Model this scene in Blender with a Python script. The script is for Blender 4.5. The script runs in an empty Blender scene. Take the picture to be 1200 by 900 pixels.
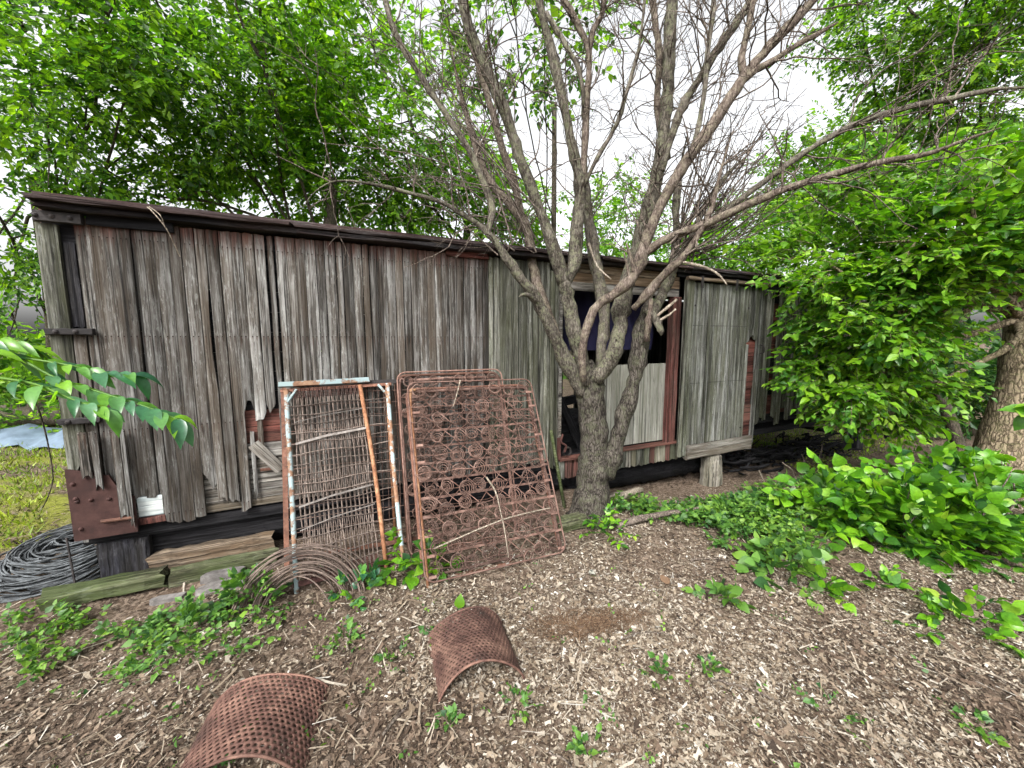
import bpy, math, random
import numpy as np
from mathutils import Vector, Matrix

# ------------------------------------------------------------------ camera, sky, sun, exposure
scene = bpy.context.scene
COL = scene.collection
F_PX, EYE, PITCH = 450.0, 1.7, math.atan(53.0 / 450.0)
cam_d = bpy.data.cameras.new("camera"); cam = bpy.data.objects.new("camera", cam_d); COL.objects.link(cam)
cam_d.lens = 36.0 * F_PX / 1200.0; cam_d.sensor_width = 36.0; cam_d.sensor_fit = 'HORIZONTAL'
cam_d.clip_start = 0.05; cam_d.clip_end = 600.0
cam.location = (0, 0, EYE); cam.rotation_euler = (math.pi / 2 - PITCH, 0, 0)
scene.camera = cam

SUN_EL, SUN_AZ = math.radians(46), math.radians(200)      # azimuth clockwise from +Y
world = bpy.data.worlds.new("World"); scene.world = world; world.use_nodes = True
wn = world.node_tree; wn.nodes.clear()
sky = wn.nodes.new('ShaderNodeTexSky'); sky.sky_type = 'NISHITA'; sky.sun_disc = False
sky.sun_elevation = SUN_EL; sky.sun_rotation = SUN_AZ; sky.dust_density = 6.0; sky.air_density = 1.2
hs = wn.nodes.new('ShaderNodeHueSaturation'); hs.inputs['Saturation'].default_value = 0.10
bg = wn.nodes.new('ShaderNodeBackground'); bg.inputs['Strength'].default_value = 0.15
wo = wn.nodes.new('ShaderNodeOutputWorld')
wn.links.new(sky.outputs[0], hs.inputs['Color']); wn.links.new(hs.outputs[0], bg.inputs['Color']); wn.links.new(bg.outputs[0], wo.inputs[0])
sun_d = bpy.data.lights.new("sun", 'SUN'); sun = bpy.data.objects.new("sun", sun_d); COL.objects.link(sun)
sun_d.energy = 1.5; sun_d.angle = math.radians(14); sun_d.color = (1.0, 0.96, 0.90)
sdir = Vector((math.sin(SUN_AZ) * math.cos(SUN_EL), math.cos(SUN_AZ) * math.cos(SUN_EL), math.sin(SUN_EL)))
sun.rotation_euler = sdir.to_track_quat('Z', 'Y').to_euler(); sun.location = (0, -5, 20)
vs = scene.view_settings
vs.view_transform = 'Standard'; vs.look = 'None'; vs.gamma = 1.0; vs.use_curve_mapping = False; vs.exposure = 1.5
scene.cycles.max_bounces = 6; scene.cycles.diffuse_bounces = 3; scene.cycles.adaptive_threshold = .03; scene.cycles.glossy_bounces = 2
scene.cycles.transmission_bounces = 4; scene.cycles.transparent_max_bounces = 4
scene.cycles.use_denoising = True; scene.cycles.caustics_reflective = False; scene.cycles.caustics_refractive = False

rnd = random.Random(7); rg = np.random.default_rng(11)
WA = math.radians(25.0); WD = 3.42
wd = np.array([math.cos(WA), math.sin(WA), 0.0]); wnrm = np.array([-math.sin(WA), math.cos(WA), 0.0])
CT, ST = math.cos(PITCH), math.sin(PITCH)
def survey(x, y, Y):                     # a sighting from the tripod at 1.7 m turned into a place Y metres north
    u = (x - 600) / F_PX; v = (450 - y) / F_PX
    t = Y / (CT + v * ST)
    return np.array([u * t, Y, EYE + t * (-ST + v * CT)])
def wallp(s, y, z): return np.array([0, 0, z]) + wd * s + wnrm * (WD + y)
def hgt(x, y):
    x = np.asarray(x, float); y = np.asarray(y, float)
    r = np.sqrt(x * x + y * y)
    a = .018 * np.sin(2.1 * x + .6) * np.cos(1.7 * y) + .012 * np.sin(5.3 * x + 2.2 * y) + .008 * np.sin(9.1 * y - 6.2 * x)
    q = -.4226 * x + .9063 * y - 3.42; sl = .9063 * x + .4226 * y
    k1 = np.clip((q + 1.4) / 1.2, 0, 1); k2 = np.clip((sl - 2.0) / 1.8, 0, 1)
    a = a - .24 * k1 * k1 * (3 - 2 * k1) * k2 * k2 * (3 - 2 * k2)
    return a + .05 * np.clip((r - 7) / 20, 0, 1) * np.sin(.4 * x) + np.clip((r - 12) / 60, 0, 2) * .6

# ------------------------------------------------------------------ material helpers
def nd(nt, typ, ins=None, **props):
    n = nt.nodes.new(typ)
    for k, v in props.items(): setattr(n, k, v)
    for k, v in (ins or {}).items():
        if isinstance(v, bpy.types.NodeSocket): nt.links.new(v, n.inputs[k])
        else: n.inputs[k].default_value = v
    return n
def mat_new(name):
    m = bpy.data.materials.new(name); m.use_nodes = True; m.node_tree.nodes.clear(); return m, m.node_tree
def c4(c): return (c[0], c[1], c[2], 1.0)
def coords(nt, scale=(1, 1, 1), rand=True, kind='Object'):
    v = nd(nt, 'ShaderNodeTexCoord').outputs[kind]
    if rand:
        r = nd(nt, 'ShaderNodeObjectInfo').outputs['Random']
        m = nd(nt, 'ShaderNodeMath', {0: r, 1: 61.7}, operation='MULTIPLY').outputs[0]
        v = nd(nt, 'ShaderNodeVectorMath', {0: v, 1: m}, operation='ADD').outputs[0]
    return nd(nt, 'ShaderNodeMapping', {'Vector': v, 'Scale': scale}).outputs[0]
def noise(nt, vec, scale=5, detail=4, rough=.55, dist=0):
    return nd(nt, 'ShaderNodeTexNoise', {'Vector': vec, 'Scale': scale, 'Detail': detail, 'Roughness': rough, 'Distortion': dist}).outputs['Fac']
def voro(nt, vec, scale=5, feature='F1', out='Distance', rn=1.0):
    return nd(nt, 'ShaderNodeTexVoronoi', {'Vector': vec, 'Scale': scale, 'Randomness': rn}, feature=feature).outputs[out]
def ramp(nt, fac, stops, interp='LINEAR'):
    n = nd(nt, 'ShaderNodeValToRGB', {'Fac': fac}); cr = n.color_ramp; cr.interpolation = interp
    while len(cr.elements) < len(stops): cr.elements.new(.5)
    for e, (p, c) in zip(cr.elements, stops):
        e.position = p; e.color = c4(c) if not isinstance(c, (int, float)) else (c, c, c, 1)
    return n.outputs['Color']
def mixc(nt, fac, a, b, blend='MIX'):
    n = nd(nt, 'ShaderNodeMix', data_type='RGBA', blend_type=blend)
    for sock, v in ((n.inputs[0], fac), (n.inputs[6], a), (n.inputs[7], b)):
        if isinstance(v, bpy.types.NodeSocket): nt.links.new(v, sock)
        elif isinstance(v, (int, float)): sock.default_value = v
        else: sock.default_value = c4(v)
    return n.outputs[2]
def math2(nt, op, a, b): return nd(nt, 'ShaderNodeMath', {0: a, 1: b}, operation=op).outputs[0]
def finish(m, nt, color, rough=.85, height=None, bs=.5, bd=.01, metal=0.0, spec=.3):
    p = nd(nt, 'ShaderNodeBsdfPrincipled', {'Roughness': rough, 'Metallic': metal, 'Specular IOR Level': spec})
    if isinstance(color, bpy.types.NodeSocket): nt.links.new(color, p.inputs['Base Color'])
    else: p.inputs['Base Color'].default_value = c4(color)
    if height is not None:
        b = nd(nt, 'ShaderNodeBump', {'Height': height, 'Strength': bs, 'Distance': bd})
        nt.links.new(b.outputs[0], p.inputs['Normal'])
    o = nd(nt, 'ShaderNodeOutputMaterial'); nt.links.new(p.outputs[0], o.inputs[0]); return m
def wood(name, dark, mid, light, axis='Z', tint=None, tint_amt=.3, paint=None, tone=(.6, 1.25), speck=.5, bump=.8):
    """weathered timber: streaky grain along one axis, blotches, lichen flecks, a tone of its own for every board"""
    m, nt = mat_new(name)
    def sc(f, l): return {'Z': (f, f, l), 'X': (l, f, f), 'Y': (f, l, f)}[axis]
    g1 = noise(nt, coords(nt, sc(95, 2.2)), 1, 6, .68, .3)
    g2 = noise(nt, coords(nt, sc(38, .7)), 1, 4, .6, .5)
    bl = noise(nt, coords(nt, sc(13, 1.2)), 1, 6, .65, .3)
    h = math2(nt, 'ADD', math2(nt, 'MULTIPLY', g1, .55), math2(nt, 'MULTIPLY', g2, .5))
    hb = math2(nt, 'ADD', h, math2(nt, 'MULTIPLY', math2(nt, 'SUBTRACT', bl, .5), .75))
    col = ramp(nt, hb, [(.34, dark), (.49, mid), (.61, light), (.76, tuple(min(1, v * 1.5) for v in light))])
    if tint: col = mixc(nt, math2(nt, 'MULTIPLY', ramp(nt, noise(nt, coords(nt, sc(6, 1.8)), 1, 4), [(.42, 0), (.60, 1)]), tint_amt), col, tint)
    fl = noise(nt, coords(nt, sc(95, 16)), 1, 3, .7)
    col = mixc(nt, math2(nt, 'MULTIPLY', math2(nt, 'MULTIPLY', ramp(nt, fl, [(.54, 0), (.62, 1)]), ramp(nt, bl, [(.42, 0), (.6, 1)])), speck * .6), col, (.33, .345, .335))
    fd = noise(nt, coords(nt, sc(75, 5)), 1, 5, .7)
    col = mixc(nt, math2(nt, 'MULTIPLY', ramp(nt, fd, [(.55, 0), (.66, 1)]), .8), col, tuple(v * .6 for v in dark))
    ck = noise(nt, coords(nt, sc(52, .4)), 1, 3, .5, .4)
    col = mixc(nt, ramp(nt, ck, [(.58, 0), (.66, .8)]), col, tuple(v * .35 for v in dark))
    if paint:
        pc, z0, z1 = paint
        z = nd(nt, 'ShaderNodeSeparateXYZ', {0: nd(nt, 'ShaderNodeTexCoord').outputs['Object']}).outputs['Z']
        ed = math2(nt, 'ADD', z, math2(nt, 'MULTIPLY', math2(nt, 'SUBTRACT', noise(nt, coords(nt, (40, 40, 5)), 1, 4), .5), .28))
        mk = nd(nt, 'ShaderNodeMapRange', {'Value': ed, 'From Min': z0, 'From Max': z1}).outputs[0]
        col = mixc(nt, math2(nt, 'MULTIPLY', math2(nt, 'MULTIPLY', mk, .75), ramp(nt, g1, [(.38, .1), (.6, 1)])), col, pc)
        # nail heads with rust runs, two per batten height
        oc = nd(nt, 'ShaderNodeSeparateXYZ', {0: nd(nt, 'ShaderNodeTexCoord').outputs['Object']})
        ax_ = math2(nt, 'SUBTRACT', nd(nt, 'ShaderNodeMath', {0: oc.outputs['X']}, operation='ABSOLUTE').outputs[0], .014)
        ax_ = nd(nt, 'ShaderNodeMath', {0: ax_}, operation='ABSOLUTE').outputs[0]
        fz = nd(nt, 'ShaderNodeMath', {0: math2(nt, 'MULTIPLY', math2(nt, 'ADD', z, .17), 1 / .63)}, operation='FRACT').outputs[0]
        run = math2(nt, 'MULTIPLY', math2(nt, 'LESS_THAN', ax_, .0045), nd(nt, 'ShaderNodeMapRange', {'Value': fz, 'From Min': .78, 'From Max': 1.0}).outputs[0])
        col = mixc(nt, math2(nt, 'MULTIPLY', run, .55), col, (.035, .016, .010))
        col = mixc(nt, math2(nt, 'MULTIPLY', math2(nt, 'LESS_THAN', ax_, .0035), math2(nt, 'GREATER_THAN', fz, .988)), col, (.012, .008, .007))
    r = nd(nt, 'ShaderNodeObjectInfo').outputs['Random']
    r7 = nd(nt, 'ShaderNodeMath', {0: math2(nt, 'MULTIPLY', r, 7.31)}, operation='FRACT').outputs[0]
    if tint: col = mixc(nt, math2(nt, 'MULTIPLY', ramp(nt, r7, [(.55, 0), (1, 1)]), .45), col, mixc(nt, h, tuple(v * .3 for v in tint), tuple(v * 1.8 for v in tint)))
    tn = nd(nt, 'ShaderNodeMapRange', {'Value': r, 'To Min': tone[0], 'To Max': tone[1]}).outputs[0]
    col = mixc(nt, 1.0, col, nd(nt, 'ShaderNodeCombineXYZ', {0: tn, 1: tn, 2: tn}).outputs[0], 'MULTIPLY')
    return finish(m, nt, col, .9, h, bump, .012, spec=.15)
def rust(name, a, b, c, scale=20, metal=.0, paint=None, amt=.5):
    m, nt = mat_new(name)
    v = coords(nt)
    n1 = noise(nt, v, scale, 6, .7); n2 = noise(nt, v, scale * .22, 4, .6)
    col = ramp(nt, math2(nt, 'ADD', math2(nt, 'MULTIPLY', n1, .6), math2(nt, 'MULTIPLY', n2, .45)), [(.36, a), (.52, b), (.70, c)])
    if paint:
        mk = ramp(nt, math2(nt, 'ADD', math2(nt, 'MULTIPLY', noise(nt, v, scale * .4, 5, .65), .7), math2(nt, 'MULTIPLY', n2, .3)), [(amt - .03, 1), (amt + .03, 0)])
        col = mixc(nt, mk, col, paint)
    tn = nd(nt, 'ShaderNodeMapRange', {'Value': nd(nt, 'ShaderNodeObjectInfo').outputs['Random'], 'To Min': .55, 'To Max': 1.35}).outputs[0]
    col = mixc(nt, 1.0, col, nd(nt, 'ShaderNodeCombineXYZ', {0: tn, 1: tn, 2: tn}).outputs[0], 'MULTIPLY')
    return finish(m, nt, col, .8, n1, .5, .004, metal, .3)
def leafmat(name, stops, trans=.45, rough=.5, tr=(1.25, 1.35, .5), fine=False, vary=1.7):
    m, nt = mat_new(name)
    r = nd(nt, 'ShaderNodeNewGeometry').outputs['Random Per Island']
    col = ramp(nt, r, stops)
    big = ramp(nt, noise(nt, coords(nt, rand=False), vary, 2, .6), [(.40, 0), (.60, 1)])
    col = mixc(nt, big, mixc(nt, 1.0, col, (.68, .82, 1.15), 'MULTIPLY'), col)
    if fine: v = coords(nt, rand=False); col = mixc(nt, .35, col, mixc(nt, 1.0, col, ramp(nt, noise(nt, v, 60, 2), [(.35, .5), (.65, 1.4)]), 'MULTIPLY'))
    p = nd(nt, 'ShaderNodeBsdfPrincipled', {'Base Color': col, 'Roughness': rough, 'Specular IOR Level': .45})
    t = nd(nt, 'ShaderNodeBsdfTranslucent', {'Color': mixc(nt, 1.0, col, tr, 'MULTIPLY')})
    x = nd(nt, 'ShaderNodeMixShader', {0: trans, 1: p.outputs[0], 2: t.outputs[0]})
    nt.links.new(x.outputs[0], nd(nt, 'ShaderNodeOutputMaterial').inputs[0]); return m
def islandmat(name, stops, rough=.85, spec=.2):
    m, nt = mat_new(name)
    r = nd(nt, 'ShaderNodeNewGeometry').outputs['Random Per Island']
    col = ramp(nt, r, stops)
    n = noise(nt, coords(nt, rand=False), 120, 3, .6)
    col = mixc(nt, .6, col, mixc(nt, 1.0, col, ramp(nt, n, [(.3, .55), (.7, 1.4)]), 'MULTIPLY'))
    return finish(m, nt, col, rough, n, .3, .003, 0, spec)
def bark(name, dark, mid, light, lichen, lam=.5, vs_=(30, 30, 6), furrow=.45):
    m, nt = mat_new(name)
    vs_ = tuple(q * 1.9 for q in vs_); v = coords(nt, vs_, rand=False)
    fur = voro(nt, nd(nt, 'ShaderNodeVectorMath', {0: v, 1: nd(nt, 'ShaderNodeTexNoise', {'Vector': coords(nt, rand=False), 'Scale': 22.0}).outputs['Color']}, operation='ADD').outputs[0], 1.0, 'DISTANCE_TO_EDGE')
    n1 = noise(nt, coords(nt, (75, 75, 30), False), 1, 4, .75); n2 = noise(nt, coords(nt, rand=False), 9, 5, .7)
    h = math2(nt, 'ADD', ramp(nt, fur, [(0, 0), (.25, furrow)]), n1)
    col = ramp(nt, math2(nt, 'ADD', math2(nt, 'MULTIPLY', h, .5), math2(nt, 'MULTIPLY', n2, .55)), [(.42, dark), (.58, mid), (.76, light), (.9, tuple(v * 1.5 for v in light))])
    lm = math2(nt, 'MULTIPLY', ramp(nt, noise(nt, coords(nt, rand=False), 17, 5, .8), [(.5, 0), (.58, 1)]), lam)
    col = mixc(nt, lm, col, mixc(nt, n1, tuple(v * .45 for v in lichen), tuple(v * 1.7 for v in lichen)))
    return finish(m, nt, col, .95, h, .7, .010, 0, .1)

RED = (.16, .035, .028)
MT = {}
MT['board'] = wood('weathered_siding', (.011, .0098, .0085), (.060, .0555, .050), (.165, .162, .155), 'Z', (.047, .036, .026), .6, ((.105, .036, .028), 2.33, 2.43), (.6, 1.35), .6)
MT['boardg'] = wood('weathered_siding_green', (.014, .014, .011), (.068, .068, .056), (.175, .175, .15), 'Z', (.062, .066, .036), .55, None, (.6, 1.25), .6)
MT['doorb'] = wood('weathered_door_boards', (.014, .014, .012), (.072, .072, .065), (.185, .187, .176), 'Z', (.075, .078, .05), .5, None, (.75, 1.2), .6)
MT['plank'] = wood('grey_plank', (.022, .02, .017), (.12, .11, .10), (.26, .25, .23), 'X', (.09, .07, .045), .4, None, (.7, 1.25), .4)
MT['redplank'] = wood('red_painted_plank', (.022, .010, .008), (.075, .024, .019), (.13, .045, .035), 'X', (.06, .045, .035), .4, None, (.7, 1.2), .1)
MT['redpost'] = wood('red_painted_post', (.02, .009, .008), (.068, .025, .020), (.125, .05, .042), 'Z', (.075, .055, .045), .4, None, (.8, 1.2), .15)
MT['brown'] = wood('brown_timber', (.015, .011, .008), (.075, .056, .039), (.19, .15, .11), 'X', (.14, .09, .05), .5, None, (.8, 1.2), .2)
MT['moss'] = wood('mossy_timber', (.010, .009, .006), (.042, .042, .024), (.12, .125, .075), 'X', (.038, .055, .016), .7, None, (.85, 1.15), .2)
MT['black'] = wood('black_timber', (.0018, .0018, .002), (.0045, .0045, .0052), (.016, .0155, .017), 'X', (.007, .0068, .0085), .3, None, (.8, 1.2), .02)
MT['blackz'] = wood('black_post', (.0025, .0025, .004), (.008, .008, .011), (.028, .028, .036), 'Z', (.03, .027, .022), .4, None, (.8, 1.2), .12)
MT['roof'] = wood('tarred_roof_edge', (.005, .005, .007), (.014, .013, .015), (.038, .035, .036), 'X', (.05, .03, .026), .5, None, (.7, 1.3), .2)
MT['post'] = wood('grey_post', (.025, .022, .019), (.11, .10, .083), (.22, .205, .175), 'Z', (.085, .08, .05), .5, None, (.9, 1.1), .4)
MT['panel'] = wood('painted_plywood', (.11, .108, .092), (.225, .222, .195), (.30, .295, .262), 'Z', (.15, .15, .11), .5, None, (.95, 1.05), .2, .2)
MT['whiteplank'] = wood('white_painted_plank', (.16, .19, .20), (.36, .43, .45), (.50, .56, .57), 'X', (.25, .22, .18), .4, None, (.9, 1.1), .1)
MT['navy_shade'] = None
MT['rust'] = rust('rust_brown', (.035, .017, .012), (.105, .048, .032), (.19, .095, .065), 24)
MT['rustred'] = rust('rust_red_plate', (.018, .009, .008), (.046, .018, .015), (.085, .038, .031), 16)
MT['rustorange'] = rust('rust_orange', (.07, .03, .017), (.19, .085, .042), (.33, .20, .115), 30)
MT['rustpink'] = rust('rust_pink_rail', (.05, .026, .020), (.128, .072, .056), (.23, .152, .125), 30)
MT['wire'] = rust('rusty_wire', (.04, .023, .018), (.115, .068, .053), (.22, .155, .130), 40)
MT['wiregrey'] = rust('grey_brown_wire', (.04, .029, .024), (.105, .080, .067), (.215, .178, .155), 40)
MT['wirecoil'] = rust('old_brown_wire', (.035, .026, .022), (.09, .066, .054), (.17, .13, .11), 40)
MT['galv'] = rust('grey_wire', (.018, .019, .021), (.052, .057, .061), (.135, .146, .155), 30, .25)
MT['bluepaint'] = rust('chipped_blue_paint', (.07, .035, .022), (.16, .085, .05), (.28, .18, .11), 30, 0, (.23, .30, .31), .505)
MT['galvslat'] = rust('grey_flat_slat', (.06, .05, .044), (.13, .115, .105), (.22, .20, .185), 30)
MT['iron'] = rust('black_iron', (.008, .007, .008), (.022, .019, .019), (.05, .042, .04), 20)
MT['sheet'] = rust('perforated_rust', (.018, .010, .008), (.070, .034, .026), (.20, .115, .085), 11)
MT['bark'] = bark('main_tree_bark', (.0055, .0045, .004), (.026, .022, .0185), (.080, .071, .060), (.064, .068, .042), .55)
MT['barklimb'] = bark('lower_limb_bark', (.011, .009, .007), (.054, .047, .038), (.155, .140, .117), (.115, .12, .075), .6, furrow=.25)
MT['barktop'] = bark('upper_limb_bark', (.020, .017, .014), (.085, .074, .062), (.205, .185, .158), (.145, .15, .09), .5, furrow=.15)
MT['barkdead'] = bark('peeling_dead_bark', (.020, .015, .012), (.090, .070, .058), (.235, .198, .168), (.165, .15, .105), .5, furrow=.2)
MT['barkdark'] = bark('dark_bark', (.012, .010, .008), (.04, .033, .026), (.09, .075, .06), (.06, .07, .03), .3)
MT['barkr'] = bark('furrowed_bark', (.02, .015, .010), (.085, .066, .044), (.18, .145, .10), (.11, .115, .05), .4, (14, 14, 4), .9)
MT['twig'] = bark('twig_bark', (.02, .016, .013), (.07, .056, .047), (.16, .13, .11), (.12, .11, .08), .3)
MT['twiglight'] = bark('bleached_twig', (.07, .058, .045), (.18, .15, .118), (.30, .26, .21), (.2, .18, .14), .2)
G = lambda *a: list(a)
MT['leafL'] = leafmat('leaf_left', [(0, (.020, .062, .012)), (.3, (.064, .16, .012)), (.65, (.145, .295, .014)), (1, (.26, .43, .022))], .6, tr=(1.3, 1.35, .5))
MT['leafB'] = leafmat('leaf_bright', [(0, (.05, .14, .010)), (.4, (.125, .28, .012)), (.8, (.195, .38, .016)), (1, (.28, .46, .03))], .6, tr=(1.3, 1.35, .5))
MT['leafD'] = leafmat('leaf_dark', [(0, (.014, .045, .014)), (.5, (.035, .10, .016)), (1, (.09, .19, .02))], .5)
MT['leafR'] = leafmat('leaf_right', [(0, (.024, .085, .012)), (.25, (.072, .185, .011)), (.6, (.15, .32, .013)), (.88, (.235, .42, .020)), (1, (.33, .49, .08))], .5, .42, tr=(1.3, 1.35, .5))
MT['leafS'] = leafmat('leaf_shrub', vary=5.0, stops= [(0, (.022, .075, .016)), (.3, (.065, .18, .012)), (.6, (.12, .29, .012)), (.88, (.20, .40, .016)), (1, (.30, .42, .05))], trans=.45, rough=.36, fine=True)
MT['leafF'] = leafmat('leaf_sprig', [(0, (.030, .11, .045)), (.35, (.05, .16, .05)), (.55, (.10, .23, .09)), (.75, (.10, .25, .018)), (1, (.18, .36, .018))], .45, .30, fine=True)
MT['weed'] = leafmat('leaf_weed', [(0, (.025, .075, .016)), (.5, (.085, .19, .022)), (1, (.19, .32, .04))], .42)
MT['grass'] = leafmat('moss_grass', [(0, (.085, .066, .03)), (.2, (.10, .13, .012)), (.55, (.20, .27, .015)), (1, (.30, .37, .03))], .35)
MT['chip'] = islandmat('leaf_litter', [(0, (.076, .054, .036)), (.2, (.130, .098, .068)), (.45, (.185, .150, .110)), (.72, (.245, .208, .162)), (.93, (.315, .280, .232)), (1, (.43, .41, .37))])
MT['chipd'] = islandmat('dark_litter', [(0, (.020, .014, .010)), (.4, (.052, .035, .024)), (.75, (.098, .069, .049)), (1, (.17, .13, .095))])
MT['needle'] = islandmat('brown_needles', [(0, (.04, .024, .015)), (.5, (.098, .060, .036)), (1, (.18, .118, .074))])
MT['stone'] = rust('stone', (.05, .046, .044), (.11, .102, .097), (.20, .188, .18), 30)

def soil():
    m, nt = mat_new('forest_soil')
    v = coords(nt, rand=False)
    n1 = noise(nt, v, 1.3, 5, .6); n2 = noise(nt, v, 30, 6, .75); n3 = noise(nt, v, 110, 3, .7)
    vc = voro(nt, v, 55, 'F1', 'Color')
    sep = nd(nt, 'ShaderNodeSeparateColor', {0: vc}).outputs[0]
    base = ramp(nt, math2(nt, 'ADD', math2(nt, 'MULTIPLY', n2, .6), math2(nt, 'MULTIPLY', n1, .4)), [(.33, (.028, .019, .013)), (.5, (.080, .057, .041)), (.68, (.145, .108, .080))])
    col = mixc(nt, math2(nt, 'MULTIPLY', ramp(nt, sep, [(.45, 0), (.8, 1)]), .75), base, (.20, .155, .12))
    col = mixc(nt, ramp(nt, n3, [(.55, 0), (.75, .6)]), col, (.30, .25, .20))
    # mossy grass north-west of the wagon
    sx = nd(nt, 'ShaderNodeSeparateXYZ', {0: v})
    gx = nd(nt, 'ShaderNodeMapRange', {'Value': sx.outputs['X'], 'From Min': -3.6, 'From Max': -4.4}).outputs[0]
    gm = math2(nt, 'MULTIPLY', gx, ramp(nt, noise(nt, coords(nt, (.35, 1.2, 1), False), 1.6, 4, .6), [(.42, 0), (.56, 1)]))
    col = mixc(nt, math2(nt, 'MULTIPLY', gm, .85), col, mixc(nt, n2, (.09, .11, .018), (.24, .26, .03)))
    h = math2(nt, 'ADD', n2, math2(nt, 'MULTIPLY', sep, .5))
    return finish(m, nt, col, .95, h, 1.0, .02, 0, .1)
MT['soil'] = soil()
def clothmat(name, c, rough):
    m, nt = mat_new(name)
    n = noise(nt, coords(nt), 6, 4, .6)
    return finish(m, nt, mixc(nt, 1.0, c, ramp(nt, n, [(.3, .7), (.7, 1.2)]), 'MULTIPLY'), rough, n, .3, .02)
MT['navy_shade'] = clothmat('navy_door_shade', (.008, .007, .034), .8)  # dark blue of the shaded doorway, put into the sheet's colour
MT['tarp'] = clothmat('pale_tarp', (.11, .15, .20), .6)
MT['rubber'] = clothmat('dark_rubber', (.02, .02, .022), .6)

# ------------------------------------------------------------------ object helpers
def tag(o, label=None, cat=None, group=None, kind=None):
    if label: o['label'] = label
    if cat: o['category'] = cat
    if group: o['group'] = group
    if kind: o['kind'] = kind
    return o
def empty(name, loc=(0, 0, 0), rot=(0, 0, 0), mtx=None):
    o = bpy.data.objects.new(name, None); COL.objects.link(o); o.empty_display_size = .2
    if mtx is not None: o.matrix_world = mtx
    else: o.location = loc; o.rotation_euler = rot
    return o
def link(name, me, parent=None, loc=None, rot=None):
    o = bpy.data.objects.new(name, me); COL.objects.link(o)
    if parent: o.parent = parent
    if loc is not None: o.location = loc
    if rot is not None: o.rotation_euler = rot
    return o
def mesh_np(name, V, F, mat, smooth=False):
    """V (n,3); F list of (m,k) index arrays"""
    me = bpy.data.meshes.new(name); V = np.ascontiguousarray(V, np.float32)
    me.vertices.add(len(V)); me.vertices.foreach_set('co', V.ravel())
    F = [np.asarray(f, np.int32) for f in F if len(f)]
    nl = sum(f.size for f in F); npoly = sum(len(f) for f in F)
    me.loops.add(nl); me.loops.foreach_set('vertex_index', np.concatenate([f.ravel() for f in F]))
    tot = np.concatenate([np.full(len(f), f.shape[1], np.int32) for f in F])
    st = np.concatenate([[0], np.cumsum(tot)[:-1]]).astype(np.int32)
    me.polygons.add(npoly); me.polygons.foreach_set('loop_start', st); me.polygons.foreach_set('loop_total', tot)
    me.polygons.foreach_set('use_smooth', np.full(npoly, smooth))
    me.update(calc_edges=True); me.validate(); me.materials.append(mat); return me
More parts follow.
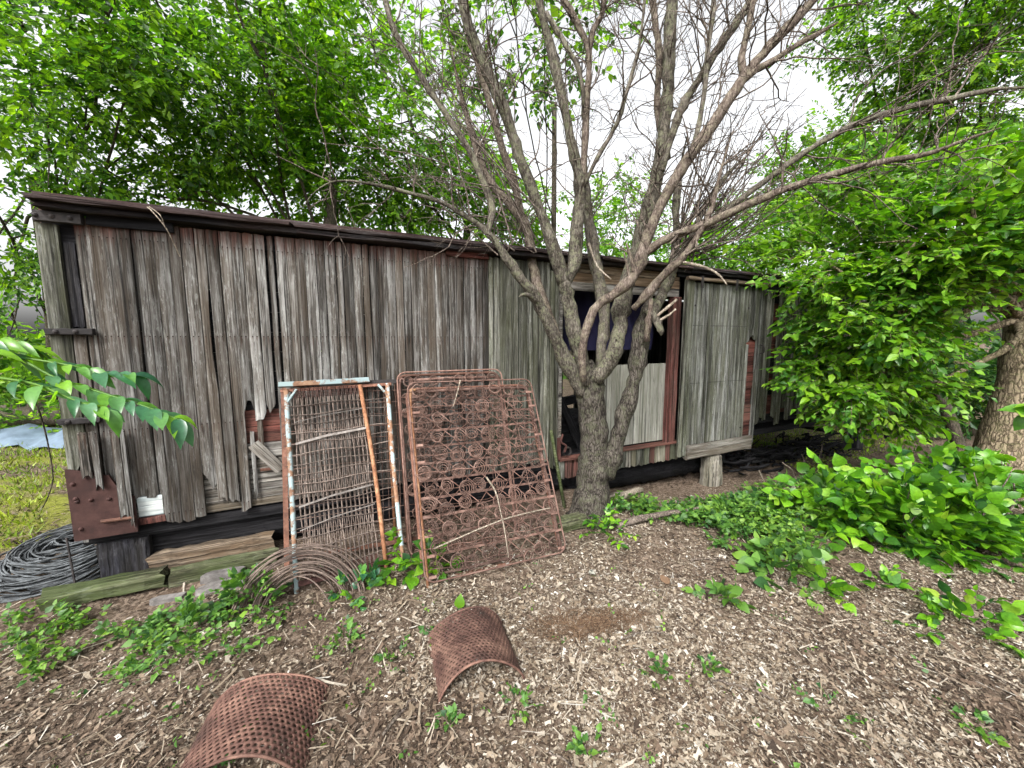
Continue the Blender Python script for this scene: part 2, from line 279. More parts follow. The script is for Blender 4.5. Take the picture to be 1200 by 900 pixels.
class MB:
    def __init__(s): s.V = []; s.Q = []; s.T = []; s.n = 0
    def add(s, V, Q=(), T=()):
        V = np.asarray(V, float).reshape(-1, 3); s.V.append(V)
        if len(Q): s.Q.append(np.asarray(Q, int) + s.n)
        if len(T): s.T.append(np.asarray(T, int) + s.n)
        s.n += len(V); return s
    def mesh(s, name, mat, smooth=False):
        F = []
        if s.Q: F.append(np.concatenate(s.Q))
        if s.T: F.append(np.concatenate(s.T))
        return mesh_np(name, np.concatenate(s.V), F, mat, smooth)
    def obj(s, name, mat, parent=None, smooth=False, loc=None, rot=None): return link(name, s.mesh(name, mat, smooth), parent, loc, rot)
    def box(s, a, b, j=0.0, bev=0.0):
        a = np.array(a, float); b = np.array(b, float)
        if bev <= 0:
            V = np.array([[x, y, z] for z in (a[2], b[2]) for y in (a[1], b[1]) for x in (a[0], b[0])])
            if j: V = V + rg.uniform(-j, j, V.shape)
            return s.add(V, [[0, 2, 3, 1], [4, 5, 7, 6], [0, 1, 5, 4], [2, 6, 7, 3], [0, 4, 6, 2], [1, 3, 7, 5]])
        # long axis lofted with a chamfered section, slightly wobbly
        ax = int(np.argmax(b - a)); o1, o2 = [k for k in range(3) if k != ax]
        n = 7; ts = np.linspace(a[ax], b[ax], n)
        lo1, hi1, lo2, hi2 = a[o1], b[o1], a[o2], b[o2]
        sec = np.array([[lo1 + bev, lo2], [hi1 - bev, lo2], [hi1, lo2 + bev], [hi1, hi2 - bev], [hi1 - bev, hi2], [lo1 + bev, hi2], [lo1, hi2 - bev], [lo1, lo2 + bev]])
        V = []
        for i, t in enumerate(ts):
            for q in sec:
                p = np.zeros(3); p[ax] = t + (rg.uniform(-j, j) * 2 if i in (0, n - 1) else 0); p[o1] = q[0] + rg.uniform(-j, j); p[o2] = q[1] + rg.uniform(-j, j); V.append(p)
        Q = [[i * 8 + k, i * 8 + (k + 1) % 8, (i + 1) * 8 + (k + 1) % 8, (i + 1) * 8 + k] for i in range(n - 1) for k in range(8)]
        e = (n - 1) * 8
        Q += [[7, 2, 1, 0], [7, 6, 3, 2], [6, 5, 4, 3], [e, e + 1, e + 2, e + 7], [e + 7, e + 2, e + 3, e + 6], [e + 6, e + 3, e + 4, e + 5]]
        return s.add(V, Q)
    def tube(s, P, R, sides=6, cap=True, lump=0.0, closed=False):
        P = np.asarray(P, float); n = len(P); R = np.broadcast_to(np.asarray(R, float), (n,)).copy()
        Tn = np.gradient(P, axis=0) if not closed else np.roll(P, -1, 0) - np.roll(P, 1, 0)
        Tn /= np.linalg.norm(Tn, axis=1)[:, None] + 1e-12
        ref = np.array([0, 0, 1.0]) if abs(Tn[0, 2]) < .9 else np.array([1.0, 0, 0])
        u = np.cross(Tn[0], ref); u /= np.linalg.norm(u); U = [u]
        for i in range(1, n):
            u = u - Tn[i] * (u @ Tn[i]); u /= np.linalg.norm(u) + 1e-12; U.append(u)
        U = np.array(U); W = np.cross(Tn, U)
        a = np.arange(sides) * 2 * math.pi / sides
        rr = R[:, None] * (1 + (rg.normal(0, lump, (n, sides)) if lump else 0))
        V = P[:, None] + rr[..., None] * (np.cos(a)[None, :, None] * U[:, None] + np.sin(a)[None, :, None] * W[:, None])
        i = np.arange(n if closed else n - 1)[:, None]; k = np.arange(sides)[None]; i2 = (i + 1) % n; k2 = (k + 1) % sides
        Q = np.stack([i * sides + k, i * sides + k2, i2 * sides + k2, i2 * sides + k], -1).reshape(-1, 4)
        V = V.reshape(-1, 3); T = []
        if cap and not closed:
            V = np.vstack([V, P[0] - Tn[0] * R[0] * .3, P[-1] + Tn[-1] * R[-1] * .3]); c0, c1 = n * sides, n * sides + 1; e = (n - 1) * sides
            T = [[c0, (j + 1) % sides, j] for j in range(sides)] + [[c1, e + j, e + (j + 1) % sides] for j in range(sides)]
        return s.add(V, Q, T)
def smooth_path(P, n=4):
    P = np.asarray(P, float)
    if len(P) < 3: return np.array([P[0] + (P[-1] - P[0]) * t for t in np.linspace(0, 1, n + 1)])
    E_ = np.vstack([2 * P[0] - P[1], P, 2 * P[-1] - P[-2]]); out = []
    for i in range(1, len(E_) - 2):
        p0, p1, p2, p3 = E_[i - 1:i + 3]
        for t in np.arange(n) / n:
            out.append(.5 * (2 * p1 + (p2 - p0) * t + (2 * p0 - 5 * p1 + 4 * p2 - p3) * t * t + (3 * p1 - p0 - 3 * p2 + p3) * t ** 3))
    out.append(P[-1]); return np.array(out)
def unit(a): return a / (np.linalg.norm(a, axis=-1, keepdims=True) + 1e-12)

# leaf blades ------------------------------------------------------
LEAF_HI = (np.array([[0, 0, 0], [.22, -.26, .07], [.22, .26, .07], [.55, -.30, .06], [.55, .30, .06], [.82, -.14, -.01], [.82, .14, -.01], [1, 0, -.10], [.4, 0, .0], [.75, 0, -.03]]),
           [[0, 2, 8], [0, 8, 1], [8, 2, 4], [8, 3, 1], [8, 4, 9], [8, 9, 3], [9, 4, 6], [9, 5, 3], [9, 6, 7], [9, 7, 5]])
def _leaf_fine():
    X = [0, .07, .2, .38, .58, .77, .91, 1.0]; W = [0, .13, .255, .30, .265, .165, .065, 0]; Zm = [0, .012, .022, .02, 0, -.035, -.075, -.11]
    V = [(x, 0, z) for x, z in zip(X, Zm)]; n = len(X); L = []; Rr = []
    for i in range(1, n - 1):
        L.append(len(V)); V.append((X[i] - .02, -W[i], Zm[i] + W[i] * .22)); Rr.append(len(V)); V.append((X[i] - .02, W[i], Zm[i] + W[i] * .22))
    T = [[0, Rr[0], 1], [0, 1, L[0]]]
    for i in range(1, n - 2):
        a, b = Rr[i - 1], Rr[i]; T += [[i, a, b], [i, b, i + 1]]; a, b = L[i - 1], L[i]; T += [[i, b, a], [i, i + 1, b]]
    T += [[n - 2, Rr[-1], n - 1], [n - 2, n - 1, L[-1]]]
    return np.array(V), T
LEAF_XH = _leaf_fine()
LEAF_MD = (np.array([[0, 0, 0], [.35, -.30, .06], [.35, .30, .06], [.68, -.19, .0], [.68, .19, .0], [1, 0, -.1], [.5, 0, 0]]),
           [[0, 2, 6], [0, 6, 1], [6, 2, 4], [6, 3, 1], [6, 4, 5], [6, 5, 3]])
LEAF_LO = (np.array([[0, 0, 0], [.45, -.27, .05], [.45, .27, .05], [1, 0, -.06]]), [[0, 2, 3], [0, 3, 1]])
def leaf_mesh(name, O, A, N, S, mat, tpl=LEAF_MD, wide=1.0):
    A = unit(A); B = unit(np.cross(N, A)); N2 = np.cross(A, B); tv = tpl[0]
    S = np.broadcast_to(np.asarray(S, float), (len(O),))
    w = wide * rg.uniform(.85, 1.15, len(O)); curl = rg.uniform(.2, 2.2, len(O))
    V = O[:, None] + S[:, None, None] * (tv[None, :, 0, None] * A[:, None] + (tv[None, :, 1] * w[:, None])[..., None] * B[:, None] + (tv[None, :, 2] * curl[:, None])[..., None] * N2[:, None])
    T = (np.array(tpl[1])[None] + (np.arange(len(O)) * len(tv))[:, None, None]).reshape(-1, 3)
    return mesh_np(name, V.reshape(-1, 3), [T], mat, len(tv) > 12)
def spray_leaves(o, dv, L, k, size, jit=.35, droop=.25, upj=.35):
    """twigs at o heading dv, k leaves alternating on both sides of each"""
    n = len(o); dv = unit(dv)
    up = unit(np.array([0, 0, 1.0]) + rg.normal(0, upj, (n, 3)))
    lat = unit(np.cross(up, dv)); up = np.cross(dv, lat)
    j = (np.arange(k) + .6) / k; side = np.where(np.arange(k) % 2, 1., -1.)
    L = np.broadcast_to(L, (n,))
    pos = o[:, None] + dv[:, None] * (L[:, None] * j[None])[..., None] - np.array([0, 0, 1.0]) * (L[:, None] * droop * j[None] ** 2)[..., None]
    ax = dv[:, None] * .65 + lat[:, None] * side[None, :, None] * .8 - np.array([0, 0, droop]) + rg.normal(0, jit, (n, k, 3))
    ax[:, -1] = dv + rg.normal(0, .2, (n, 3)) - np.array([0, 0, droop])
    nm = up[:, None] + rg.normal(0, jit, (n, k, 3))
    S = size * np.clip(rg.lognormal(-.08, .30, (n, k)), .4, 1.6)
    tw = np.stack([o, o + dv * L[:, None] * .5 - np.array([0, 0, 1.]) * (L * droop * .25)[:, None], o + dv * L[:, None] - np.array([0, 0, 1.]) * (L * droop)[:, None]], 1)
    return pos.reshape(-1, 3), ax.reshape(-1, 3), nm.reshape(-1, 3), S.ravel(), tw
def twigs_mesh(name, TW, r, mat):
    n = len(TW); a = np.arange(3) * 2.094
    D = unit(TW[:, -1] - TW[:, 0]); U = unit(np.cross(D, np.array([.31, .2, .9]))); W = np.cross(D, U)
    m = TW.shape[1]; rr = r * np.linspace(1, .4, m)
    V = TW[:, :, None] + rr[None, :, None, None] * (np.cos(a)[None, None, :, None] * U[:, None, None] + np.sin(a)[None, None, :, None] * W[:, None, None])
    i = np.arange(m - 1)[:, None]; k = np.arange(3)[None]
    q = np.stack([i * 3 + k, i * 3 + (k + 1) % 3, (i + 1) * 3 + (k + 1) % 3, (i + 1) * 3 + k], -1).reshape(-1, 4)
    Q = (q[None] + (np.arange(n) * m * 3)[:, None, None]).reshape(-1, 4)
    return mesh_np(name, V.reshape(-1, 3), [Q], mat, True)

# ================================================================== the ground
def build_ground():
    c = np.concatenate([np.linspace(-160, -14, 14), np.linspace(-12, -5, 15), np.linspace(-4.8, 4.8, 110), np.linspace(5, 12, 15), np.linspace(14, 160, 14)])
    X, Y = np.meshgrid(c, c + 2.5); Z = hgt(X, Y); n = len(c)
    V = np.stack([X, Y, Z], -1).reshape(-1, 3)
    i = np.arange(n - 1)[:, None]; j = np.arange(n - 1)[None]
    Q = np.stack([i * n + j, i * n + j + 1, (i + 1) * n + j + 1, (i + 1) * n + j], -1).reshape(-1, 4)
    o = link('ground', mesh_np('ground', V, [Q], MT['soil'], True)); tag(o, 'brown woodland soil under fallen leaves and wood chips', 'ground', kind='structure')
build_ground()

def flat_bits(name, XY, size, aspect, mat, tilt=.35, curl=.25, lift=.006):
    """thin curled scraps lying on the soil"""
    n = len(XY); th = rg.uniform(0, 2 * math.pi, n)
    N = unit(np.array([0, 0, 1.]) + rg.normal(0, tilt, (n, 3))); A = np.stack([np.cos(th), np.sin(th), np.zeros(n)], -1)
    A = unit(A - N * (A * N).sum(-1, keepdims=True)); B = np.cross(N, A)
    O = np.column_stack([XY, hgt(XY[:, 0], XY[:, 1]) + lift + rg.uniform(0, .014, n)])
    a = size * .5; b = a * aspect; c = curl * b * rg.uniform(-1, 1, n)
    e1 = rg.uniform(.4, 1, n)[:, None]; e2 = rg.uniform(.4, 1, n)[:, None]
    V = np.stack([O - A * a[:, None] - B * (b[:, None] * e1), O - A * a[:, None] * .6 + B * b[:, None], O + N * c[:, None] + B * b[:, None] * .3 , O + A * a[:, None] + B * (b[:, None] * e2), O + A * (a[:, None] * .8) - B * b[:, None], O + N * c[:, None] - B * b[:, None]], 1)
    base = (np.arange(n) * 6)[:, None]
    Q = np.concatenate([base + np.array([[0, 5, 2, 1]]), base + np.array([[5, 4, 3, 2]])])
    return mesh_np(name, V.reshape(-1, 3), [Q], mat, False)
def in_poly_noise(x, y, f=1.3, ph=0.0):
    return np.sin(f * x + ph) + np.sin(1.7 * f * y + 2 * ph) + np.sin(2.3 * f * (x + y) + ph) + .7 * np.sin(4.1 * f * (x - y) - ph)
def scatter(n, near=1.15, far=6.0, p=1.5):
    """points on the clearing, denser close to the path"""
    Y = near * (far / near) ** (rg.random(n) ** p); X = (rg.random(n) * 2 - 1) * (Y * 1.5 + .6); return X, Y
def wall_gap(X, Y): return X * wnrm[0] + Y * wnrm[1] - WD      # <0 in front of the wagon side
def build_litter():
    X, Y = scatter(400000, .7, 5.2, 1.0)
    g = wall_gap(X, Y); dens = np.clip(.62 + .22 * in_poly_noise(X, Y, 1.9, .4), .06, 1)
    dens *= np.where(X < -.6, np.clip(.85 + .5 * X, .28, 1), 1) * np.where((X > -.9) & (X < .3) & (Y < 1.62), .35, 1)
    ok = (rg.random(len(X)) < dens) & (g < np.where(X < .5, -.45, -.1))
    X, Y = X[ok], Y[ok]; n = len(X)
    s = np.clip(rg.lognormal(math.log(.0115), .55, n), .004, .06)
    o = link('leaf_litter', flat_bits('leaf_litter', np.column_stack([X, Y]), s, rg.uniform(.25, .75, n), MT['chip'], .30)); tag(o, 'pale dry leaf litter and wood chips on the clearing', 'leaf litter', kind='stuff')
    X, Y = scatter(110000, .7, 7.5, 1.0)
    ok = rg.random(len(X)) < np.clip(.6 - .2 * in_poly_noise(X, Y, 1.9, .4), .15, 1); X, Y = X[ok], Y[ok]; n = len(X)
    s = np.clip(rg.lognormal(math.log(.022), .5, n), .008, .08)
    o = link('brown_litter', flat_bits('brown_litter', np.column_stack([X, Y]), s, rg.uniform(.12, .5, n), MT['chipd'], .3)); tag(o, 'dark brown shredded bark and leaf crumbs on the soil', 'leaf litter', kind='stuff')
    X, Y = scatter(5200, .7, 4.5, 1.0); n = len(X)
    s = np.clip(rg.lognormal(math.log(.06), .5, n), .025, .2)
    o = link('straw_litter', flat_bits('straw_litter', np.column_stack([X, Y]), s, rg.uniform(.03, .09, n), MT['chip'], .16, .1, .012)); tag(o, 'thin pale straw stems and splinters strewn on the ground', 'leaf litter', kind='stuff')
    n = 1100; r = rg.random(n) ** .9; a = rg.uniform(0, 6.28, n); X = .46 + .36 * r * np.cos(a) + .1 * r * np.sin(a); Y = 2.12 + .13 * r * np.sin(a)
    o = link('brown_needles', flat_bits('brown_needles', np.column_stack([X, Y]), rg.uniform(.04, .11, n), np.full(n, .035), MT['needle'], .15, .1, .016)); tag(o, 'mat of reddish brown needles on the clearing', 'needles', kind='stuff')
build_litter()

# ================================================================== the wagon
CAR = empty('boxcar', tuple(wnrm * WD), (0, 0, WA))
tag(CAR, 'derelict wooden railway boxcar with weathered grey vertical boards behind the trees', 'boxcar')
def board_mesh(w, z0, z1, th, seed, rag=.03, ragt=.005, erode=.004, notch=None, mat=None, nz=7):
    r = np.random.default_rng(seed); ts = np.linspace(0, 1, nz + 1); cols = np.array([-.5, -.17, .2, .5])
    bz = z0 + r.uniform(-rag, rag, 4); tz = z1 + r.uniform(-ragt, ragt, 4)
    V = []
    bow = r.normal(0, .003); tw = r.normal(0, .010)
    for side in (0, 1):
        for i, t in enumerate(ts):
            er = r.uniform(-erode, erode, 2)
            for k, c in enumerate(cols):
                z = bz[k] + (tz[k] - bz[k]) * t; x = c * w
                if k == 0: x += abs(er[0])
                if k == 3: x -= abs(er[1])
                if notch and notch[0] < z < notch[1]: x = x * notch[2] + notch[3] * w
                y = bow * math.sin(t * 3.14) + tw * c * (1 - t) + (0 if k in (1, 2) else .003) + (th if side else r.uniform(-.0012, .0012))
                V.append((x, y, z))
    n = nz + 1; Q = []
    for i in range(nz):
        for k in range(3):
            a = i * 4 + k; Q.append([a, a + 1, a + 5, a + 4]); b = a + n * 4; Q.append([b, b + 4, b + 5, b + 1])
        a = i * 4; b = a + n * 4; Q.append([a, a + 4, b + 4, b]); Q.append([a + 3, b + 3, b + 7, a + 7])
    for k in range(3):
        Q.append([k, n * 4 + k, n * 4 + k + 1, k + 1]); e = nz * 4; Q.append([e + k, e + k + 1, n * 4 + e + k + 1, n * 4 + e + k])
    return mesh_np('siding_board', np.array(V), [np.array(Q)], mat or MT['board'])
def add_board(s0, s1, z0, z1, y=0.0, th=.02, seed=0, parent=CAR, name='siding_board', **kw):
    return link(name, board_mesh(s1 - s0, z0, z1, th, seed, **kw), parent, ((s0 + s1) / 2, y, 0))
def build_siding():
    s = -1.43; k = 0; R = random.Random(5)
    while s < 2.0:
        w = R.uniform(.052, .078); s1 = min(s + w, 2.02); c = (s + s1) / 2
        z1 = 2.455; rag = .02
        if c < -1.28: z0 = R.choice([.56, .62, .70, .75]); rag = .05
        elif c < -1.14: z0 = .60; rag = .02
        elif c < -.88: z0 = .39 + R.uniform(-.01, .012); rag = .012
        elif c < -.80: z0 = .66; rag = .1
        elif c < -.72: z0 = .43 + R.uniform(0, .06); rag = .06
        elif c < -.62: z0 = .40; rag = .03
        elif c < -.40: z0 = R.uniform(1.06, 1.26); rag = .06
        else: z0 = .40 + R.uniform(-.02, .03)
        gap = R.choice([.0, .001, .002, .004]); notch = None
        if -.80 < c < -.735: notch = (1.5, 1.9, .72, -.1)
        if -1.33 < c < -1.275: notch = (1.76, 1.92, .7, .1)
        if -.43 < c < -.37: gap = .028
        m = MT['boardg'] if c > 1.35 else MT['board']
        add_board(s + gap / 2, s1 - gap / 2, z0, z1, R.uniform(-.006, .006), .02, 100 + k, rag=rag, notch=notch, mat=m, erode=R.choice([.001, .002, .003, .006]))
        s = s1; k += 1
    # edge boards at the west corner, batten, and the upright at the doorway
    add_board(-1.60, -1.50, .86, 2.40, -.006, .03, 900, rag=.05, mat=MT['boardg'])
    add_board(-1.495, -1.437, 1.77, 2.30, .012, .012, 901, rag=.01, mat=MT['blackz'], name='batten')
    add_board(-1.497, -1.435, 1.18, 1.74, .0, .02, 902, rag=.05)
    add_board(-1.495, -1.435, .60, 1.15, -.002, .02, 903, rag=.06)
    for a, b, sd in ((2.025, 2.075, 904), (2.08, 2.125, 905)): add_board(a, b, .33, 2.38, -.012, .03, sd, mat=MT['boardg'], name='door_post')
    # loose split boards over the hole
    add_board(-.55, -.51, .93, 1.16, -.004, .012, 910, rag=.07); add_board(-.60, -.57, .50, 1.0, .002, .014, 911, rag=.08)
    # east section beyond the sliding door, boards shrunken and gappy
    s = 5.31; k = 0
    while s < 8.15:
        w = R.uniform(.075, .12); c = s + w / 2
        if not (R.random() < .10 and c > 5.6):
            z0 = .50 + R.uniform(-.06, .05) + (.12 if R.random() < .18 else 0)
            add_board(s + .004, s + w - R.choice([.008, .012, .035]), z0, 2.36, R.uniform(-.01, .012), .022, 300 + k, rag=.05, mat=MT['boardg'])
        s += w; k += 1
build_siding()
def build_sheathing():
    R = random.Random(3)
    def row(s0, s1, zs, y, pick):
        for i in range(len(zs) - 1):
            m = pick(i, zs[i])
            b = MB().box((0, 0, -(zs[i + 1] - zs[i]) / 2 + .003), (s1 - s0, .022, (zs[i + 1] - zs[i]) / 2 - .003), .002)
            b.obj('sheathing_plank', m, CAR, loc=(s0, y + R.uniform(-.003, .003), (zs[i] + zs[i + 1]) / 2))
    zs = [.40, .46, .52, .58, .66, .78, .90, 1.03, 1.16, 1.30, 1.45, 1.6, 1.75, 1.9, 2.05, 2.2, 2.46]
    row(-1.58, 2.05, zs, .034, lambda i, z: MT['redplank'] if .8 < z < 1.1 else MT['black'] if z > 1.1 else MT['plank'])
    zr = [.47, .60, .74, .88, 1.02, 1.16, 1.3, 1.45, 1.6, 1.75, 1.9, 2.05, 2.2, 2.36]
    row(4.6, 8.15, zr, .04, lambda i, z: MT['redplank'] if i % 3 else MT['black'])
    # planks in the rotted hole, one loose diagonal, one pale patch low by the plate
    MB().box((-1.285, .004, .455), (-1.15, .026, .60), .003).obj('painted_patch', MT['whiteplank'], CAR)
    MB().box((-1.29, -.004, .405), (-1.14, .03, .45), .004).obj('patch_sill', MT['redpost'], CAR)
    d = MB().box((-.13, -.012, -.04), (.15, .012, .045), .006).obj('loose_plank', MT['plank'], CAR, loc=(-.505, .0, .80)); d.rotation_euler = (0, math.radians(52), 0)
    MB().box((-.55, -.01, .685), (-.33, .02, .70), .002).obj('iron_rod', MT['rust'], CAR)
build_sheathing()
def build_roof():
    R = random.Random(9); segs = [-1.56, -.2, 1.35, 2.6, 3.9, 5.25, 6.7, 8.35]
    for a, b in zip(segs[:-1], segs[1:]):
        MB().box((a + .004, -.085 + R.uniform(-.01, .01), 2.475), (b - .004, .04, 2.508), .006, .006).obj('roof_edge', MT['roof'], CAR)
        MB().box((a - .012, -.125 + R.uniform(-.015, .015), 2.512), (b - .03, .06, 2.535), .006, .005).obj('roof_edge', MT['roof'], CAR)
    for a, b, z0, m in ((-1.36, -.93, 2.41, 'black'), (.95, 1.35, 2.425, 'redplank'), (3.75, 5.2, 2.43, 'black'), (5.3, 8.2, 2.37, 'black')):
        MB().box((a, -.028, z0), (b, -.004, 2.472), .003, .004).obj('fascia_board', MT[m], CAR)
    # roof boards, low arch across the wagon
    w = 2.7; n = 12
    for i in range(n):
        y0, y1 = -.07 + i * (w + .14) / n, -.07 + (i + 1) * (w + .14) / n
        za = 2.54 + .22 * math.sin(math.pi * (i + .02) / n); zb = 2.54 + .22 * math.sin(math.pi * min(1, (i + .98) / n))
        V = [(-1.56, y0, za), (8.35, y0, za), (8.35, y1, zb), (-1.56, y1, zb), (-1.56, y0, za + .025), (8.35, y0, za + .025), (8.35, y1, zb + .025), (-1.56, y1, zb + .025)]
        MB().add(V, [[0, 3, 2, 1], [4, 5, 6, 7], [0, 1, 5, 4], [2, 3, 7, 6], [0, 4, 7, 3], [1, 2, 6, 5]]).obj('roof_board', MT['roof'], CAR)
build_roof()
def build_ironwork():
    def bolt(parent, s, z, y, r=.014):
        MB().tube([(s, y, z), (s, y - .006, z), (s, y - .012, z)], [r, r, r * .5], 8).obj('bolt', parent.data.materials[0], parent)
    for (a, b, z0, z1, bl) in ((-1.585, -1.37, 2.405, 2.468, (-1.57, -1.50, -1.42)), (-1.60, -1.385, 1.725, 1.765, (-1.55, -1.46)), (-1.60, -1.40, 1.155, 1.19, (-1.55, -1.44))):
        o = MB().box((a, -.045, z0), (b, -.0075, z1), .002, .004).obj('corner_strap', MT['iron'], CAR)
        for s in bl: bolt(o, s, (z0 + z1) / 2, -.045)
    # rusty corner plate with a ragged upper edge
    p = MB(); top = [(-1.605, .86), (-1.585, .855), (-1.54, .84), (-1.50, .84), (-1.46, .80), (-1.40, .79), (-1.37, .72), (-1.33, .66), (-1.285, .62)]
    V = [(x, -.03, .37) for x, _ in top] + [(x, -.03, z) for x, z in top]; n = len(top); V += [(x, -.012, z) for x, _, z in V]
    Q = []
    for i in range(n - 1): Q += [[i, i + 1, n + i + 1, n + i], [2 * n + i, 3 * n + i, 3 * n + i + 1, 2 * n + i + 1], [n + i, n + i + 1, 3 * n + i + 1, 3 * n + i], [i, 2 * n + i, 2 * n + i + 1, i + 1]]
    Q += [[0, n, 3 * n, 2 * n], [n - 1, 3 * n - 1, 4 * n - 1, 2 * n - 1]]
    pl = p.add(V, Q).obj('corner_plate', MT['rustred'], CAR)
    for s, z in ((-1.575, .76), (-1.57, .66), (-1.565, .64), (-1.50, .64), (-1.41, .63), (-1.565, .45)): bolt(pl, s, z, -.03, .013)
    MB().tube([(-1.46, -.042, .485), (-1.29, -.042, .482)], .012, 8).obj('rod', MT['rust'], pl)
    # jagged board ends hanging over the plate
    for i, (a, b, z0) in enumerate(((-1.52, -1.47, .79), (-1.465, -1.42, .70), (-1.36, -1.315, .50), (-1.315, -1.288, .44))):
        add_board(a, b, z0, 1.1, -.052, .012, 940 + i, rag=.05)
    # stiff old wires hanging off the eave
    MB().tube(smooth_path([(-1.02, -.13, 2.53), (-.99, -.15, 2.50), (-.93, -.14, 2.40), (-.90, -.05, 2.25)]), .004, 4).obj('hanging_wire', MT['twiglight'], CAR)
    MB().tube(smooth_path([(-1.01, -.13, 2.535), (-.95, -.16, 2.48), (-.94, -.14, 2.42)]), .003, 4).obj('hanging_wire', MT['twiglight'], CAR)
build_ironwork()
def build_doorway():
    for z0, z1, m in ((2.20, 2.285, 'plank'), (2.29, 2.38, 'brown'), (2.385, 2.47, 'brown')):
        MB().box((2.13, -.006, z0), (3.80, .03, z1), .004, .004).obj('lintel_plank', MT[m], CAR)
    MB().box((3.695, -.03, .42), (3.825, .05, 2.19), .004, .006).obj('door_post', MT['redpost'], CAR)
    MB().box((2.13, -.02, .41), (2.16, .05, 2.19), .003).obj('door_post', MT['plank'], CAR)
    pn = MB().box((2.64, .052, .44), (3.73, .066, 1.40), .003).obj('door_panel', MT['panel'], CAR)
    MB().box((2.14, -.045, .398), (3.90, .05, .424), .003, .003).obj('threshold_rail', MT['redplank'], CAR)
    s = 2.13; R = random.Random(4); k = 0
    while s < 3.9:
        w = R.uniform(.07, .13)
        add_board(s + .003, min(s + w, 3.92) - .003, .19, .394, -.012 + R.uniform(-.008, .008), .025, 500 + k, rag=.015, mat=MT[R.choice(['redpost', 'post', 'post', 'boardg'])], name='sill_board', nz=3)
        s += w; k += 1
    MB().tube(smooth_path([(2.16, -.06, .70), (2.14, -.055, .62), (2.20, -.06, .57), (2.19, -.05, .50)]), .012, 6).obj('iron_hook', MT['rustred'], CAR)
    MB().box((2.11, -.036, .42), (2.15, -.022, .66), .004).obj('iron_bracket', MT['rustred'], CAR)
    # navy sheet added to stand in for blue shade inside, dark things on the floor within
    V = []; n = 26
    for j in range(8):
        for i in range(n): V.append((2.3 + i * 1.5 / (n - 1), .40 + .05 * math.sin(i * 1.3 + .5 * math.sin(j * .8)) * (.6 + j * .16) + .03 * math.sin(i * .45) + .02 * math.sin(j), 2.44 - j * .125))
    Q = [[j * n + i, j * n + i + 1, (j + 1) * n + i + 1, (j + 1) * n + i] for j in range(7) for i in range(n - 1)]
    MB().add(V, Q).obj('shade_sheet', MT['navy_shade'], CAR, True)
build_doorway()
def build_door():
    d = tag(link('sliding_door', MB().box((3.96, -.062, .36), (5.0, -.05, 2.36), .001).mesh('sliding_door', MT['black']), CAR))
    s = 3.965; k = 0; R = random.Random(8)
    while s < 4.99:
        w = R.uniform(.058, .075); s1 = min(s + w, 5.0)
        add_board(s + .0015, s1 - .0015, .37, 2.37, -.085 + R.uniform(-.003, .003), .021, 600 + k, d, 'door_board', rag=.01, mat=MT['doorb'], erode=.002); s = s1; k += 1
    def part(n, a, b, m, **kw): return MB().box(a, b, .004, .008).obj(n, MT[m], d)
    add_board(3.832, 3.958, .235, 2.40, -.10, .045, 640, d, 'door_stile', rag=.015, mat=MT['boardg'])
    add_board(5.215, 5.275, .24, 2.38, -.095, .04, 641, d, 'door_stile', rag=.03, mat=MT['doorb'])
    add_board(5.005, 5.05, .33, 1.62, -.088, .02, 642, d, 'door_board', rag=.05, mat=MT['doorb'], erode=.012)
    for a, b, z0, sd in ((5.005, 5.06, 1.68, 643), (5.063, 5.13, 1.74, 644), (5.133, 5.212, 1.70, 645)): add_board(a, b, z0, 2.37, -.086, .02, sd, d, 'door_board', rag=.03, mat=MT['doorb'])
    for z0, z1 in ((.335, .56), (.565, .80), (.805, 1.02), (1.03, 1.24), (1.25, 1.45), (1.46, 1.68)):
        MB().box((5.0, -.05 + rnd.uniform(-.012, .012), z0), (5.22, -.02, z1), .004).obj('red_backing', MT['redplank'], d)
    part('bottom_rail', (3.96, -.115, .285), (5.21, -.06, .365), 'plank'); part('bottom_rail', (3.965, -.12, .19), (5.215, -.05, .282), 'plank')
    for z in (1.15, 1.86): MB().tube([(3.97, -.0862, z), (4.5, -.0866, z + .002), (4.99, -.0862, z)], .0022, 4).obj('nail_line', MT['iron'], d)
    MB().box((3.80, -.15, 2.385), (5.36, -.10, 2.425), .003, .005).obj('door_track', MT['brown'], d)
    for s in (4.0, 4.62, 5.2): MB().box((s, -.155, 2.30), (s + .035, -.148, 2.44), .001).obj('track_bracket', MT['iron'], d)
    for s, z in ((3.99, 2.1), (4.98, .5), (4.98, 2.1)): MB().tube([(s, -.087, z), (s, -.095, z)], .012, 8).obj('bolt', MT['iron'], d)
    MB().tube(smooth_path([(5.24, -.11, 1.62), (5.25, -.15, 1.60), (5.27, -.15, 1.52), (5.25, -.11, 1.5)]), .009, 6).obj('handle', MT['iron'], d)
build_door()
